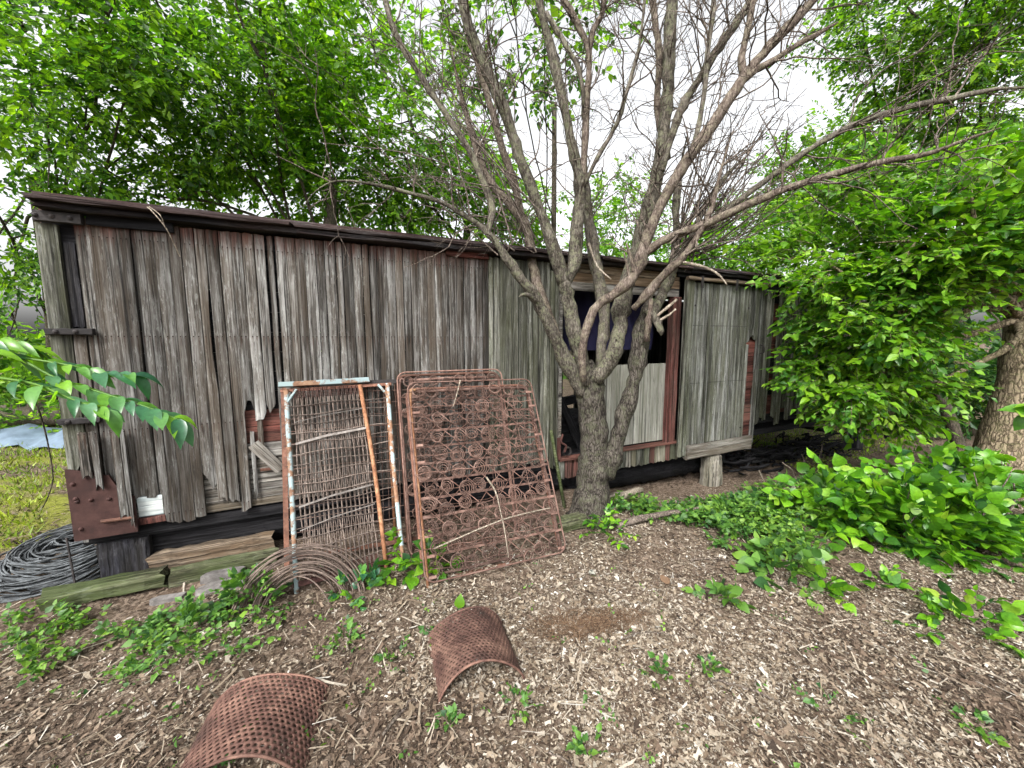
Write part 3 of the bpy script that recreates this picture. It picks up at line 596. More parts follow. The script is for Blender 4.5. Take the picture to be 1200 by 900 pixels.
def build_body():
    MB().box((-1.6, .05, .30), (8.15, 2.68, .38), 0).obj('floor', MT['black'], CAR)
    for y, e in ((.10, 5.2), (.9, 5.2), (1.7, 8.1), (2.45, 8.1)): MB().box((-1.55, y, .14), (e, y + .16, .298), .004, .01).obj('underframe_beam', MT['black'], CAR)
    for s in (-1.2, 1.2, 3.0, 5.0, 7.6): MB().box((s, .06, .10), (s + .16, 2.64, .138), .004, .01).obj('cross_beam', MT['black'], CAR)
    for s in (-1.6, 8.13):                       # end walls of wide boards
        for i in range(14): MB().box((s, .05 + i * .19, .32), (s + .03, .05 + i * .19 + .184, 2.50), .003).obj('end_board', MT['board'], CAR)
    i = 0; s = -1.58
    while s < 8.1:                               # far side, two boards gone opposite the doorway
        if not (3.62 < s < 4.05): MB().box((s, 2.70, .30), (s + .235, 2.73, 2.50), .003).obj('back_board', MT['board'], CAR)
        s += .24
    for s in (-1.58, .3, 2.13, 3.80, 5.3, 6.7, 8.0): MB().box((s - .01, .058, .38), (s + .09, .14, 2.48), .003).obj('frame_stud', MT['black'], CAR)
    # things seen just inside the doorway
build_body()
def rotbox(name, a, b, m, loc, rot, j=.004, bev=.008):
    return MB().box(a, b, j, bev).obj(name, MT[m], None, loc=tuple(loc), rot=rot)
o = rotbox('leaning_plank', (-.6, -.015, -.05), (.6, .015, .05), 'black', wallp(2.48, .30, .74), (0, math.radians(62), WA)); tag(o, 'dark plank leaning inside the boxcar doorway beside the trunk', 'plank')
o = rotbox('stored_timber', (-.5, -.06, -.05), (.5, .06, .05), 'black', wallp(2.75, .9, .86), (0, math.radians(-8), WA)); tag(o, 'dark timber lying across the gap low in the boxcar doorway', 'timber')
ring = MB().tube([(math.cos(a) * .05, 0, math.sin(a) * .05) for a in np.linspace(0, 6.283, 17)[:-1]], .012, 6, closed=True).obj('iron_ring', MT['iron'], None, loc=tuple(wallp(2.32, .1, .445)), rot=(0, 0, WA)); tag(ring, 'small iron ring on the doorway floor left of the trunk', 'ring')
o = rotbox('storage_box', (-.25, -.2, 0), (.25, .2, .42), 'black', wallp(2.55, .55, .385), (0, 0, WA + .2)); tag(o, 'dark box standing on the boxcar floor behind the trunk', 'box')

# what carries the wagon ------------------------------------------
def on_ground(p): return (float(p[0]), float(p[1]), float(hgt(p[0], p[1])))
def post(name, label, s, y, w, d, h, m, lean=(0, 0)):
    p = wallp(s, y, 0); z = float(hgt(p[0], p[1]))
    o = MB().box((-w / 2, -d / 2, -.06), (w / 2, d / 2, h - z), .005, .012).obj(name, MT[m], None, loc=(p[0], p[1], z), rot=(lean[0], lean[1], WA)); return tag(o, label, 'post', 'posts carrying the boxcar')
post('support_post', 'square black timber post under the rusty corner plate', -1.40, .14, .27, .22, .298, 'blackz')
st = MB(); pth = [(0, 0, -.06), (0, 0, .05), (-.01, 0, .10), (-.012, 0, .135)]
P0 = wallp(4.55, -.02, 0)
st = MB().tube(smooth_path([(0, 0, -.08), (-.005, 0, .12), (-.01, 0, .28), (-.012, 0, .405)], 3), [.145, .142, .14, .138, .135, .13, .128, .125, .12, .118][:10], 12, lump=.03).obj('support_post', MT['post'], None, loc=on_ground(P0), rot=(0, 0, WA)); tag(st, 'pale grey round log stump under the sliding door', 'post', 'posts carrying the boxcar')
post('support_post', 'tall black post at the far end of the boxcar among leaves', 8.25, .02, .2, .2, 1.05, 'blackz')
post('support_post', 'black post deep in shade under the middle of the boxcar', 2.6, 1.2, .22, .22, .10, 'blackz')
o = rotbox('leaning_board', (-.5, -.02, -.06), (.5, .02, .06), 'black', wallp(8.45, -.25, .42), (0, math.radians(58), WA)); tag(o, 'dark board leaning against the far end post', 'board')

def log_obj(name, label, cat, a, b, r0, r1, m, sides=14, lump=.06, n=9, sag=0.0, group=None):
    a = np.array(a, float); b = np.array(b, float); t = np.linspace(0, 1, n)[:, None]; L = np.linalg.norm(b - a)
    ang = math.atan2(b[1] - a[1], b[0] - a[0])
    P = np.column_stack([t[:, 0] * np.hypot(b[0] - a[0], b[1] - a[1]), rg.normal(0, .006, n) + sag * np.sin(t[:, 0] * 3.14), (b[2] - a[2]) * t[:, 0] + rg.normal(0, .004, n)])
    o = MB().tube(P, np.linspace(r0, r1, n), sides, lump=lump).obj(name, MT[m], None, True, loc=tuple(a), rot=(0, 0, ang)); return tag(o, label, cat, group)
a = wallp(-1.20, .27, .15); b = wallp(2.35, .24, .17)
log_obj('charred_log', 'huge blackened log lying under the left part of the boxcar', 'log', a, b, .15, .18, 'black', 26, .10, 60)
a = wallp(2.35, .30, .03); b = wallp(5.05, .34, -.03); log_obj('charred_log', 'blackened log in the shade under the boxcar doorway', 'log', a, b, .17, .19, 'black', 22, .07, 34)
# brush heap of black roots under the far section
for i in range(1):
    mb = MB()
    for k in range(240):
        s = rg.uniform(4.9, 8.0); y = rg.uniform(-.12, .55); p = wallp(s, y, 0); p[2] = float(hgt(p[0], p[1])) + rg.uniform(.02, .26); a = rg.uniform(-.5, .5) + WA; L = rg.uniform(.15, .5)
        q = np.array([math.cos(a) * L, math.sin(a) * L, rg.uniform(-.08, .08)])
        mb.tube(smooth_path([p, p + q * .5 + rg.normal(0, .03, 3), p + q], 3), rg.uniform(.006, .022), 5, lump=.1)
    tag(mb.obj('brushwood', MT['black'], None), 'heap of black roots and sticks under the far section of the boxcar', 'brushwood', kind='stuff')
for k, (s, y, z0, dx, dz) in enumerate(((6.1, -.35, .02, -.12, .28), (6.6, -.25, .05, .1, .3), (5.2, -.35, .0, -.16, .22), (5.75, -.4, .0, -.3, .26))):
    p = wallp(s, y, 0); p[2] = float(hgt(p[0], p[1])) + z0; q = p + wd * dx + np.array([0, 0, dz])
    tag(MB().tube(smooth_path([p, (p + q) / 2 + rg.normal(0, .02, 3), q], 4), np.linspace(.014, .007, 9), 6, lump=.1).obj('dead_stick', MT['twiglight' if k > 1 else 'twig'], None), ['short dark stick poking up before the mossy ground', 'dark stick leaning near the far boxcar boards', 'pale bare stick leaning beside the stump', 'forked pale stick under the far boxcar boards'][k], 'stick')

# timbers lying along the left end ---------------------------------
def timber(name, label, p0, p1, w, h, m, z=None, tilt=0):
    p0 = np.array(p0, float); p1 = np.array(p1, float); L = np.linalg.norm(p1 - p0); ang = math.atan2(p1[1] - p0[1], p1[0] - p0[0])
    zz = (float(hgt(*p0)) if z is None else z)
    b = MB(); n = 13; ts = np.linspace(0, L, n); sec = np.array([[-.5, .12], [-.42, 0], [.42, 0], [.5, .15], [.48, .8], [.38, 1], [-.36, .97], [-.5, .82]])
    V = [(t + (rg.uniform(-.03, .03) if i in (0, n - 1) else 0), q[0] * w + rg.uniform(-.006, .006), q[1] * h + rg.uniform(-.006, .006)) for i, t in enumerate(ts) for q in sec]
    Q = [[i * 8 + k, (i + 1) * 8 + k, (i + 1) * 8 + (k + 1) % 8, i * 8 + (k + 1) % 8] for i in range(n - 1) for k in range(8)]; e = (n - 1) * 8
    Q += [[7, 0, 1, 2], [7, 2, 3, 6], [6, 3, 4, 5], [e + 2, e + 1, e, e + 7], [e + 7, e + 6, e + 3, e + 2], [e + 6, e + 5, e + 4, e + 3]]
    o = b.add(V, Q).obj(name, MT[m], None, loc=(p0[0], p0[1], zz - .01), rot=(0, tilt, ang)); return tag(o, label, 'timber')
timber('timber_beam', 'mossy green timber lying in front of the black corner post', (-2.98, 2.27), (-2.42, 2.52), .13, .10, 'moss')
timber('timber_beam', 'mossy timber lying end to end with the greener one below the boards', (-2.41, 2.525), (-1.80, 2.80), .12, .11, 'moss')
timber('timber_beam', 'brown split timber resting behind the mossy timbers', (-2.60, 2.62), (-1.93, 2.92), .13, .17, 'brown')
timber('timber_beam', 'mossy round timber beside the foot of the trunk', (.36, 3.19), (.66, 3.33), .12, .11, 'moss')
log_obj('pale_branch', 'barkless pale log behind the trunk under the doorway', 'log', (.95, 3.80, .03), (1.45, 4.15, .02), .05, .035, 'twiglight', 9, .08)
log_obj('fallen_branch', 'brown fallen branch beside the weeds right of the trunk', 'branch', (.95, 3.30, .03), (1.95, 3.62, .04), .035, .018, 'twig', 8, .12, 9, .05)
log_obj('fallen_branch', 'short dead branch lying on the litter left of the shrub', 'branch', (1.68, 2.47, .02), (1.92, 2.47, .025), .016, .012, 'twig', 7, .12, 6)
def flat_stone(label, x, y, a, b, h, rot, m='stone'):
    n = 9; an = np.arange(n) * 2 * math.pi / n; r = 1 + rg.uniform(-.16, .16, n)
    V = [(math.cos(t) * a * q, math.sin(t) * b * q, -.02) for t, q in zip(an, r)] + [(math.cos(t) * a * q * .95, math.sin(t) * b * q * .93, h + rg.uniform(-.006, .006)) for t, q in zip(an, r)] + [(0, 0, h)]
    Q = [[i, (i + 1) % n, n + (i + 1) % n, n + i] for i in range(n)]; T = [[n + i, n + (i + 1) % n, 2 * n] for i in range(n)]
    o = MB().add(V, Q, T).obj('flat_stone', MT[m], None, loc=(x, y, float(hgt(x, y))), rot=(0, 0, rot)); tag(o, label, 'stone', 'flat stones by the mossy timber')
flat_stone('pale flat slab of stone beside the weeds near the rusty wire', -1.98, 2.44, .17, .06, .035, .35)
flat_stone('grey broken slab just below the mossy timber', -2.06, 2.58, .15, .05, .045, .4)
flat_stone('small stone at the foot of the black corner post', -2.52, 2.80, .12, .08, .12, .2)
flat_stone('thin dark slab half buried left of the weeds', -2.28, 2.36, .11, .035, .03, .3, 'stone')

# ================================================================== bed frames and springs
def frame_matrix(bl, br, tl, tr):
    bl, br, tl, tr = map(np.array, (bl, br, tl, tr)); x = unit(br - bl); y = (tl + tr) / 2 - (bl + br) / 2; L = np.linalg.norm(y - x * (y @ x)); y = unit(y - x * (y @ x)); z = np.cross(x, y)
    c = (bl + br) / 2; w = (np.linalg.norm(br - bl) + np.linalg.norm(tr - tl)) / 2; o = c - x * w / 2
    M = Matrix(((x[0], y[0], z[0], o[0]), (x[1], y[1], z[1], o[1]), (x[2], y[2], z[2], o[2]), (0, 0, 0, 1))); return M, w, L
def gp(x, y): return np.array([x, y, float(hgt(x, y))])
def rail(b, P, r, sides=8): b.tube(P, r, sides)
def angle_iron(p0, p1, w, th, side):
    """L-section between two points in the frame plane"""
    p0 = np.array(p0, float); p1 = np.array(p1, float); t = unit(p1 - p0); u = np.cross(np.array([0, 0, 1.]), t) * side
    sec = [(0, 0), (w, 0), (w, th), (th, th), (th, w), (0, w)]; V = []
    for p in (p0, p1): V += [p + u * a - np.array([0, 0, 1.]) * c for a, c in sec]
    Q = [[k, (k + 1) % 6, 6 + (k + 1) % 6, 6 + k] for k in range(6)] + [[0, 1, 2, 3], [0, 3, 4, 5], [6, 9, 8, 7], [6, 11, 10, 9]]
    return MB().add(V, Q)
def cot_a():
    M, w, L = frame_matrix(gp(-1.47, 2.41), gp(-.80, 2.74), wallp(-.33, -.09, 1.345), wallp(.44, -.09, 1.36))
    root = empty('wire_cot', mtx=M); tag(root, 'old bed frame in chipped pale blue paint with wire mesh leaning on the boards', 'bed frame', 'bed frames and springs leaning on the boxcar')
    for x0, x1, nm in ((.02, .015, 'blue'), (w - .03, w - .01, 'blue')):
        MB().tube(smooth_path([(x0, -.02, 0), (x0, L * .5, .005), (x1, L - .03, 0)]), .017, 8).obj('side_rail', MT['bluepaint'], root, True)
    MB().box((-.03, L - .012, -.012), (w * .80, L + .028, .022), .002, .004).obj('top_rail', MT['bluepaint'], root)
    MB().box((-.02, L - .045, -.02), (w + .02, L - .02, -.008), .002, .003).obj('top_rail', MT['rust'], root)
    MB().box((0, .03, -.015), (w, .065, .012), .002, .004).obj('bottom_rail', MT['rustred'], root)
    for x, sx in ((.02, 1), (w - .02, -1)):
        MB().tube([(x, L - .13, .01), (x + sx * .065, L - .035, .01)], .010, 6).obj('corner_brace', MT['bluepaint'], root)
    xm = w * .73
    MB().tube(smooth_path([(xm + .05, .0, .012), (xm + .03, L * .5, .014), (xm - .02, L - .03, .012)]), .016, 8).obj('side_rail', MT['rustorange'], root, True)
    n = 16; ys = np.linspace(.07, L - .05, 46)
    for i in range(n):                       # flat-link strands: paired kinked wires with a small spring at each end
        x = .07 + i * (xm - .10) / (n - 1); b = MB(); drift = .045 * (1 - (ys / L))
        for sgn in (-1, 1):
            P = np.column_stack([x + drift * .4 + sgn * (.004 + .010 * np.abs(np.sin(ys * 9 + i * .0))), ys, .002 * sgn + .004 * np.sin(ys * 9)])
            b.tube(P, .0042, 4, False)
        st_ = b.obj('link_strand', MT['wiregrey'], root)
        for y0, y1 in ((L - .10, L - .03), (.06, .12)):
            t = np.linspace(0, 1, 40); a = t * 2 * math.pi * 6
            MB().tube(np.column_stack([x + drift[0 if y0 < .5 else -1] * .4 + .011 * np.cos(a), y0 + (y1 - y0) * t, .011 * np.sin(a)]), .0028, 4, False).obj('end_spring', MT['rustred'], st_)
    k = 17
    for i in range(k):
        y = .12 + (L - .28) * i / (k - 1); t = np.linspace(0, 1, 16)
        MB().tube(np.column_stack([-.01 + t * (w + .0), y + .008 * np.sin(t * 9 + i) + .012 * t, .008 + .004 * np.sin(t * 40)]), .0040, 4, False).obj('cross_wire', MT['wiregrey'], root)
    for y0, y1, ww in ((L * .69, L * .735, .017), (L * .80, L * .845, .005), (L * .38, L * .43, .013), (L * .27, L * .33, .006)):
        P = np.array([(.06, y0, .02), (xm * .5, (y0 + y1) / 2 + .006, .022), (xm + .01, y1, .02)])
        b = MB(); V = []
        for p in P: V += [p + (0, -ww / 2, 0), p + (0, ww / 2, 0), p + (0, ww / 2, .004), p + (0, -ww / 2, .004)]
        b.add(V, [[i * 4 + k, (i + 1) * 4 + k, (i + 1) * 4 + (k + 1) % 4, i * 4 + (k + 1) % 4] for i in range(2) for k in range(4)] + [[0, 1, 2, 3], [11, 10, 9, 8]])
        b.obj('slat', MT['galvslat'], root)
cot_a()
def cot_b():
    M, w, L = frame_matrix(gp(-1.72, 2.66), gp(-.72, 3.00), wallp(-.385, -.035, 1.36), wallp(.55, -.035, 1.37))
    root = empty('wire_cot', mtx=M); tag(root, 'bare brown angle iron bed frame standing behind the pale blue one', 'bed frame', 'bed frames and springs leaning on the boxcar')
    angle_iron((0, -.02, 0), (0, L, 0), .035, .005, -1).obj('side_rail', MT['rust'], root)
    angle_iron((w, -.02, 0), (w, L, 0), .035, .005, 1).obj('side_rail', MT['rustpink'], root)
    angle_iron((.006, L - .006, -.001), (w - .006, L - .006, -.001), .032, .005, -1).obj('top_rail', MT['iron'], root)
    angle_iron((.006, .05, -.001), (w - .006, .05, -.001), .032, .005, 1).obj('bottom_rail', MT['rust'], root)
    MB().tube([(w * .80, .03, -.02), (w * .78, L - .05, -.02)], .013, 7).obj('side_rail', MT['rustorange'], root, True)
    for i in range(13):
        y = .15 + (L - .25) * i / 12
        MB().tube([(.01, y, -.015), (w * .4, y + .01, -.013), (w - .01, y, -.015)], .003, 4, False).obj('cross_wire', MT['wire'], root)
    for i in range(7):
        x = w * .62 + i * .045
        MB().tube([(x, .05, -.02), (x + .01, L * .5, -.018), (x, L - .04, -.02)], .0026, 4, False).obj('link_strand', MT['wire'], root)
cot_b()
def coil_mesh(r0, depth, turns, seed, mat=None):
    t = np.linspace(0, 1, int(turns * 14)); a = t * turns * 2 * math.pi
    r = r0 * (1 - .72 * t)
    return MB().tube(np.column_stack([r * np.cos(a), r * np.sin(a), depth * (1 - t ** 1.6)]), .0038, 3, False).mesh('coil', mat or MT['wire'], True)
def spring_set(label, corners, cols, rows, depth, coil_r, rail_front, rail_back, slats=True):
    M, w, L = frame_matrix(*corners); root = empty('bed_spring', mtx=M); tag(root, label, 'bed spring', 'bed frames and springs leaning on the boxcar')
    def rrect(x0, x1, y0, y1, r, z, open_bottom=False):
        P = []
        for cx, cy, a0 in ((x1 - r, y1 - r, 0), (x0 + r, y1 - r, 90), (x0 + r, y0 + r, 180), (x1 - r, y0 + r, 270)):
            for a in np.linspace(a0, a0 + 90, 6): P.append((cx + r * math.cos(math.radians(a)), cy + r * math.sin(math.radians(a)), z))
        return P
    MB().tube(rrect(-.005, w + .005, -.03, L + .015, .07, depth), .0065, 6, closed=True).obj('front_border_wire', MT[rail_front[1]], root, True)
    MB().tube(rrect(0, w, -.03, L, .075, .0), .013, 8, closed=True).obj('back_rail', MT[rail_back], root, True)
    # heavy side bars on the front
    MB().tube(smooth_path([(.012, -.06, depth - .012), (.008, L * .5, depth - .010), (.012, L - .10, depth - .012), (.06, L - .045, depth - .012)]), .012, 7).obj('front_rail', MT[rail_front[0]], root, True)
    MB().tube(smooth_path([(w - .012, -.05, depth * .45), (w - .008, L * .5, depth * .45), (w - .012, L - .12, depth * .45), (w - .06, L - .05, depth * .45)]), .014, 7).obj('front_rail', MT['rustpink'], root, True)
    MB().tube([(.05, L - .052, depth * .6), (w * .5, L - .045, depth * .6), (w - .06, L - .052, depth * .55)], .013, 7).obj('front_rail', MT['rustpink'], root, True)
    ms = [coil_mesh(coil_r, depth, 4.4 + i * .5, i) for i in range(2)]
    xs = np.linspace(.075, w - .075, cols); ys = np.linspace(.05, L - .06, rows)
    for j, y in enumerate(ys):
        for i, x in enumerate(xs):
            if (not slats and x > .34 * w and y < L - .2) or rg.random() < .03: continue
            c = link('coil', ms[(i + j) % 2], root, (x + rg.normal(0, .008), y + rg.normal(0, .008), rg.normal(0, .006))); c.rotation_euler = (rg.normal(0, .16), rg.normal(0, .16), rg.uniform(0, 6.28)); s = rg.uniform(.9, 1.08); c.scale = (s, s, 1)
    for j, y in enumerate(ys):
        if slats:
            b = MB(); V = []; 
            for x, zz in ((.0, .004), (w * .33, .007), (w * .66, .004), (w, .006)):
                yy = y - .045 + rg.normal(0, .003); V += [(x, yy - .009, zz), (x, yy + .009, zz), (x, yy + .009, zz + .003), (x, yy - .009, zz + .003)]
            b.add(V, [[i * 4 + k, (i + 1) * 4 + k, (i + 1) * 4 + (k + 1) % 4, i * 4 + (k + 1) % 4] for i in range(3) for k in range(4)]).obj('back_slat', MT['rustpink'], root)
            for x0, x1 in ((.0, .075), (w - .06, w)):
                MB().box((x0, y - .058, depth - .012), (x1, y - .040, depth - .006), .001).obj('end_clip', MT['rustpink'], root)
        t = np.linspace(0, 1, cols * 4)
        MB().tube(np.column_stack([t * w, y + .006 * np.sin(t * 31 + j) - .002, depth + .002 * np.cos(t * 60)]), .0036, 3, False).obj('cross_wire', MT['rustpink'], root)
    for x in xs[::2]: MB().tube([(x + .01, .0, depth + .001), (x, L * .5, depth), (x + .01, L, depth + .001)], .0022, 3, False).obj('tie_wire', MT['wire'], root)
    b = MB(); dx = (xs[1] - xs[0]) / 2; dy = (ys[1] - ys[0]) / 2
    for y in ys[:-1]:
        for x in xs[:-1]:
            if not slats and x > .3 * w: continue
            c = np.array([x + dx, y + dy, .02]); q = .9
            for sx in (-1, 1): b.tube([c + (-dx * q, -dy * q * sx, rg.normal(0, .008)), c + rg.normal(0, .004, 3), c + (dx * q, dy * q * sx, rg.normal(0, .008))], .0036, 3, False)
    tag(b.obj('lacing_wires', MT['rustpink'], root), kind='stuff')
    return root, w, L
D_root, Dw, DL = spring_set('rust red bed spring of round coils leaning in front beside the trunk', (gp(-.64, 2.52), gp(.40, 2.96), wallp(.56, -.19, 1.265), wallp(1.62, -.19, 1.28)), 8, 11, .11, .058, ('rustorange', 'rustpink'), 'rust')
spring_set('second rusty bed spring standing behind the front one', (gp(-.82, 2.90), gp(.03, 3.25), wallp(.40, -.035, 1.38), wallp(1.34, -.035, 1.385)), 8, 11, .07, .05, ('rustpink', 'rustpink'), 'rust', False)
# twig caught in the spring wires
tm = np.array(D_root.matrix_basis)
def onD(x, y, z): return (tm @ np.array([x, y, z, 1]))[:3]
tag(MB().tube(smooth_path([onD(.53, .62, .13), onD(.585, .50, .135), onD(.60, .34, .135), onD(.605, .2, .14), onD(.60, .02, .145)]), np.linspace(.007, .003, 17), 5, lump=.1).obj('dead_twig', MT['twiglight'], None), 'pale forked twig hanging on the lower coils of the front bed spring', 'twig')
tag(MB().tube(smooth_path([onD(.43, DL + .01, .14), onD(.39, DL - .10, .14), onD(.34, DL - .22, .135)]), np.linspace(.006, .003, 9), 5, lump=.1).obj('dead_twig', MT['twiglight'], None), 'pale twig lying over the top corner coils of the front bed spring', 'twig')
tag(MB().tube(smooth_path([onD(.07, .18, .135), onD(.5, .27, .14), onD(.75, .30, .14), onD(Dw - .07, .31, .135)]), np.linspace(.006, .004, 13), 5, lump=.08).obj('dead_twig', MT['twiglight'], None), 'long thin stick lying across the low rows of the front bed spring', 'twig')
# green pipe leaning by the doorway
a, b = wallp(2.05, -.28, .0), wallp(2.03, -.03, .75)
tag(MB().tube([a, (a + b) / 2, b], .018, 8).obj('leaning_pipe', MT['moss'], None, True), 'thin greenish pole leaning by the doorway next to the bed spring', 'pole')

# ================================================================== wire coils
def wire_coil_upright():
    b = MB()
    for k in range(26):
        r = rg.uniform(.20, .40); ph = rg.uniform(-.15, .15); n = 40; a = np.linspace(-.12 * math.pi, 1.12 * math.pi, n) + ph
        yb = rg.normal(0, .035); squash = rg.uniform(.82, 1.0)
        P = np.column_stack([rg.normal(0, .02) + r * np.cos(a) * (1 + .02 * np.sin(5 * a + k)), yb + .10 * np.cos(a) * rg.normal(0, .4) + .20 * np.sin(a) * r + .06 * rg.normal(0, .3) * np.cos(2 * a), r * squash * np.sin(a) - .02])
        b.tube(P, .0045, 5, False)
    o = b.obj('wire_coil', MT['wirecoil'], None, True, loc=(-1.37, 2.33, float(hgt(-1.37, 2.33))), rot=(0, 0, math.radians(20)))
    tag(o, 'coil of brown rusty fence wire standing against the pale blue bed frame', 'wire coil', 'coils of wire')
wire_coil_upright()
def wire_coil_flat():
    b = MB()
    for k in range(80):
        q = rg.random(); r = .35 - .26 * q * rg.uniform(.3, 1); n = 44; a = np.linspace(0, 2 * math.pi * rg.uniform(.6, 1.02), n) + rg.uniform(0, 6.28)
        cx, cy = rg.normal(0, .035, 2) + np.array([.10, .08]) * q; tz = rg.normal(0, .10, 2) + np.array([.05, .14]); z0 = .04 + .19 * q
        P = np.column_stack([cx + r * 1.05 * np.cos(a), cy + r * .75 * np.sin(a), z0 + tz[0] * np.cos(a) * r + tz[1] * np.sin(a) * r + .012 * np.sin(3 * a + k)])
        P[:, 2] = np.maximum(P[:, 2], .006); b.tube(P, .0060, 5, False)
    o = b.obj('wire_coil', MT['galv'], None, True, loc=(-3.28, 2.58, float(hgt(-3.28, 2.58))), rot=(0, 0, .5))
    tag(o, 'loose heap of grey galvanised wire left of the black corner post', 'wire coil', 'coils of wire')
wire_coil_flat()
p = on_ground((-2.95, 2.42)); tag(MB().tube([(p[0], p[1], p[2] - .05), (p[0] - .01, p[1], p[2] + .2), (p[0] - .03, p[1] + .01, p[2] + .37)], .0065, 6).obj('iron_stake', MT['iron'], None), 'thin dark iron stake standing by the grey wire heap', 'stake')

# ================================================================== perforated arches
def perf_arch(label, cx, cy, ang, width, height, length, cols, rows, hole, z=0.0, lean=0.0):
    root = empty('perforated_arch', (cx, cy, float(hgt(cx, cy)) + z), (lean, 0, ang)); tag(root, label, 'metal arch', 'perforated rusty arches on the ground')
    R = (width * width / 4 + height * height) / (2 * height); half = math.asin(min(1, width / 2 / R)) if height <= R else math.pi - math.asin(width / 2 / R)
    arc = 2 * half * R; du = arc / cols; dv = length / rows
    def bend(u, v, off=0.0):
        t = (u / arc - .5) * 2 * half; r = R + off
        w_ = 1 + .03 * math.sin(5 * u / arc + 2) * (v / length)
        return (r * math.sin(t) * w_, v, r * math.cos(t) - (R - height) + .010 * math.sin(13 * u + cx * 9) * math.sin(11 * v + 1) - .012 * math.exp(-((u - arc * .35) ** 2 + (v - length * .6) ** 2) / .006))
    V, Q = [], []; key = {}
    def vert(u, v):
        k = (round(u * 1e5), round(v * 1e5))
        if k not in key: key[k] = len(V); V.append(bend(u, v))
        return key[k]
    hr = hole * min(du, dv) / 2
    for j in range(rows):
        for i in range(cols + 1):
            u0 = (i - (.5 if j % 2 else 0)) * du; u1 = u0 + du; v0 = j * dv; v1 = v0 + dv
            a, b_ = max(u0, 0), min(u1, arc)
            if b_ - a < 1e-6: continue
            if b_ - a < du * .9:
                Q.append([vert(a, v0), vert(b_, v0), vert(b_, v1), vert(a, v1)]); continue
            cu, cv = (u0 + u1) / 2, (v0 + v1) / 2
            out = [(u0, v0), (cu, v0), (u1, v0), (u1, cv), (u1, v1), (cu, v1), (u0, v1), (u0, cv)]
            oi = [vert(*q) for q in out]; hi = []
            for m_ in range(8):
                t = math.radians(-135 + 45 * m_); hi.append(len(V)); V.append(bend(cu + hr * math.cos(t), cv + hr * math.sin(t)))
            for m_ in range(8): Q.append([oi[m_], oi[(m_ + 1) % 8], hi[(m_ + 1) % 8], hi[m_]])
    sh = link('sheet', mesh_np('sheet', np.array(V), [np.array(Q)], MT['sheet'], True), root)
    so = sh.modifiers.new('thickness', 'SOLIDIFY'); so.thickness = .004; so.offset = 0
    for v in (-.004, length + .004):
        MB().tube([bend(u, v) for u in np.linspace(0, arc, 24)], .006, 6).obj('rim', MT['sheet'], root, True)
perf_arch('rusty perforated metal arch at the front edge with large holes', -1.055, 1.26, math.radians(12), .50, .145, .37, 24, 17, .66, .0)
perf_arch('smaller rusty perforated metal arch further back near the bed spring', -.145, 1.68, math.radians(19), .44, .165, .38, 25, 20, .56, .0)

# ================================================================== the bare tree before the wagon
TREE = empty('bare_tree', on_ground((.74, 3.50))); tag(TREE, 'large many stemmed half dead tree standing before the boxcar doorway', 'tree')
tloc = np.array(TREE.location)
def R_at(Y, px): return px * Y / F_PX
LIMBS = {}
def limb(name, mat, pts, sides=10, lump=.05, part='limb', parent=None, n=4):
    """pts: sightings (x, y, north distance, half width in sight units)"""
    P = np.array([survey(x, y, Y) for x, y, Y, r in pts]); R = np.array([R_at(Y, r) for x, y, Y, r in pts]) * (.76 if part == 'trunk' else .68)
    if pts[-1][1] < 0 and part == 'limb':          # carry the limb on above the picture, tapering out
        d_ = unit(P[-1] - P[-2]); P = np.vstack([P, P[-1] + d_ * .5 + rg.normal(0, .05, 3), P[-1] + d_ * 1.1 + rg.normal(0, .1, 3)]); R = np.append(R, [R[-1] * .65, R[-1] * .2])
    S = smooth_path(P, n); t = np.linspace(0, len(P) - 1, len(S)); RR = np.interp(t, np.arange(len(P)), R)
    S = S + rg.normal(0, 1, S.shape) * (RR * .07)[:, None]
    RR = RR * (1 + (.025 if part == 'trunk' else .07) * np.convolve(rg.normal(0, 1, len(RR) + 2), [.5, 1, .5], 'valid')); RR[rg.random(len(RR)) < .05] *= 1.12 if part != 'trunk' else 1.0
    if pts[-1][1] > 0 and part == 'limb': k_ = max(2, len(RR) // 4); RR[-k_:] *= np.linspace(1, .3, k_)
    LIMBS.setdefault('all', []).append((S, RR))
    return MB().tube(S - tloc, RR, sides, lump=lump).obj(part, MT[mat], parent or TREE, True)
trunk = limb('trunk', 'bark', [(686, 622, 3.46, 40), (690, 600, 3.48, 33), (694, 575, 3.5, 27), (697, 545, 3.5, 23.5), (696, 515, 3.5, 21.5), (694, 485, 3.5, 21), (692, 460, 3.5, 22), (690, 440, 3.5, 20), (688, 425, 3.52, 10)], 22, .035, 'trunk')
limb('', 'bark', [(712, 560, 3.48, 14), (719, 530, 3.46, 16), (727, 500, 3.44, 14.5), (737, 470, 3.42, 14), (744, 440, 3.42, 14), (749, 410, 3.42, 14.5), (753, 385, 3.42, 14), (758, 362, 3.42, 12), (764, 340, 3.45, 8)], 16, .045)
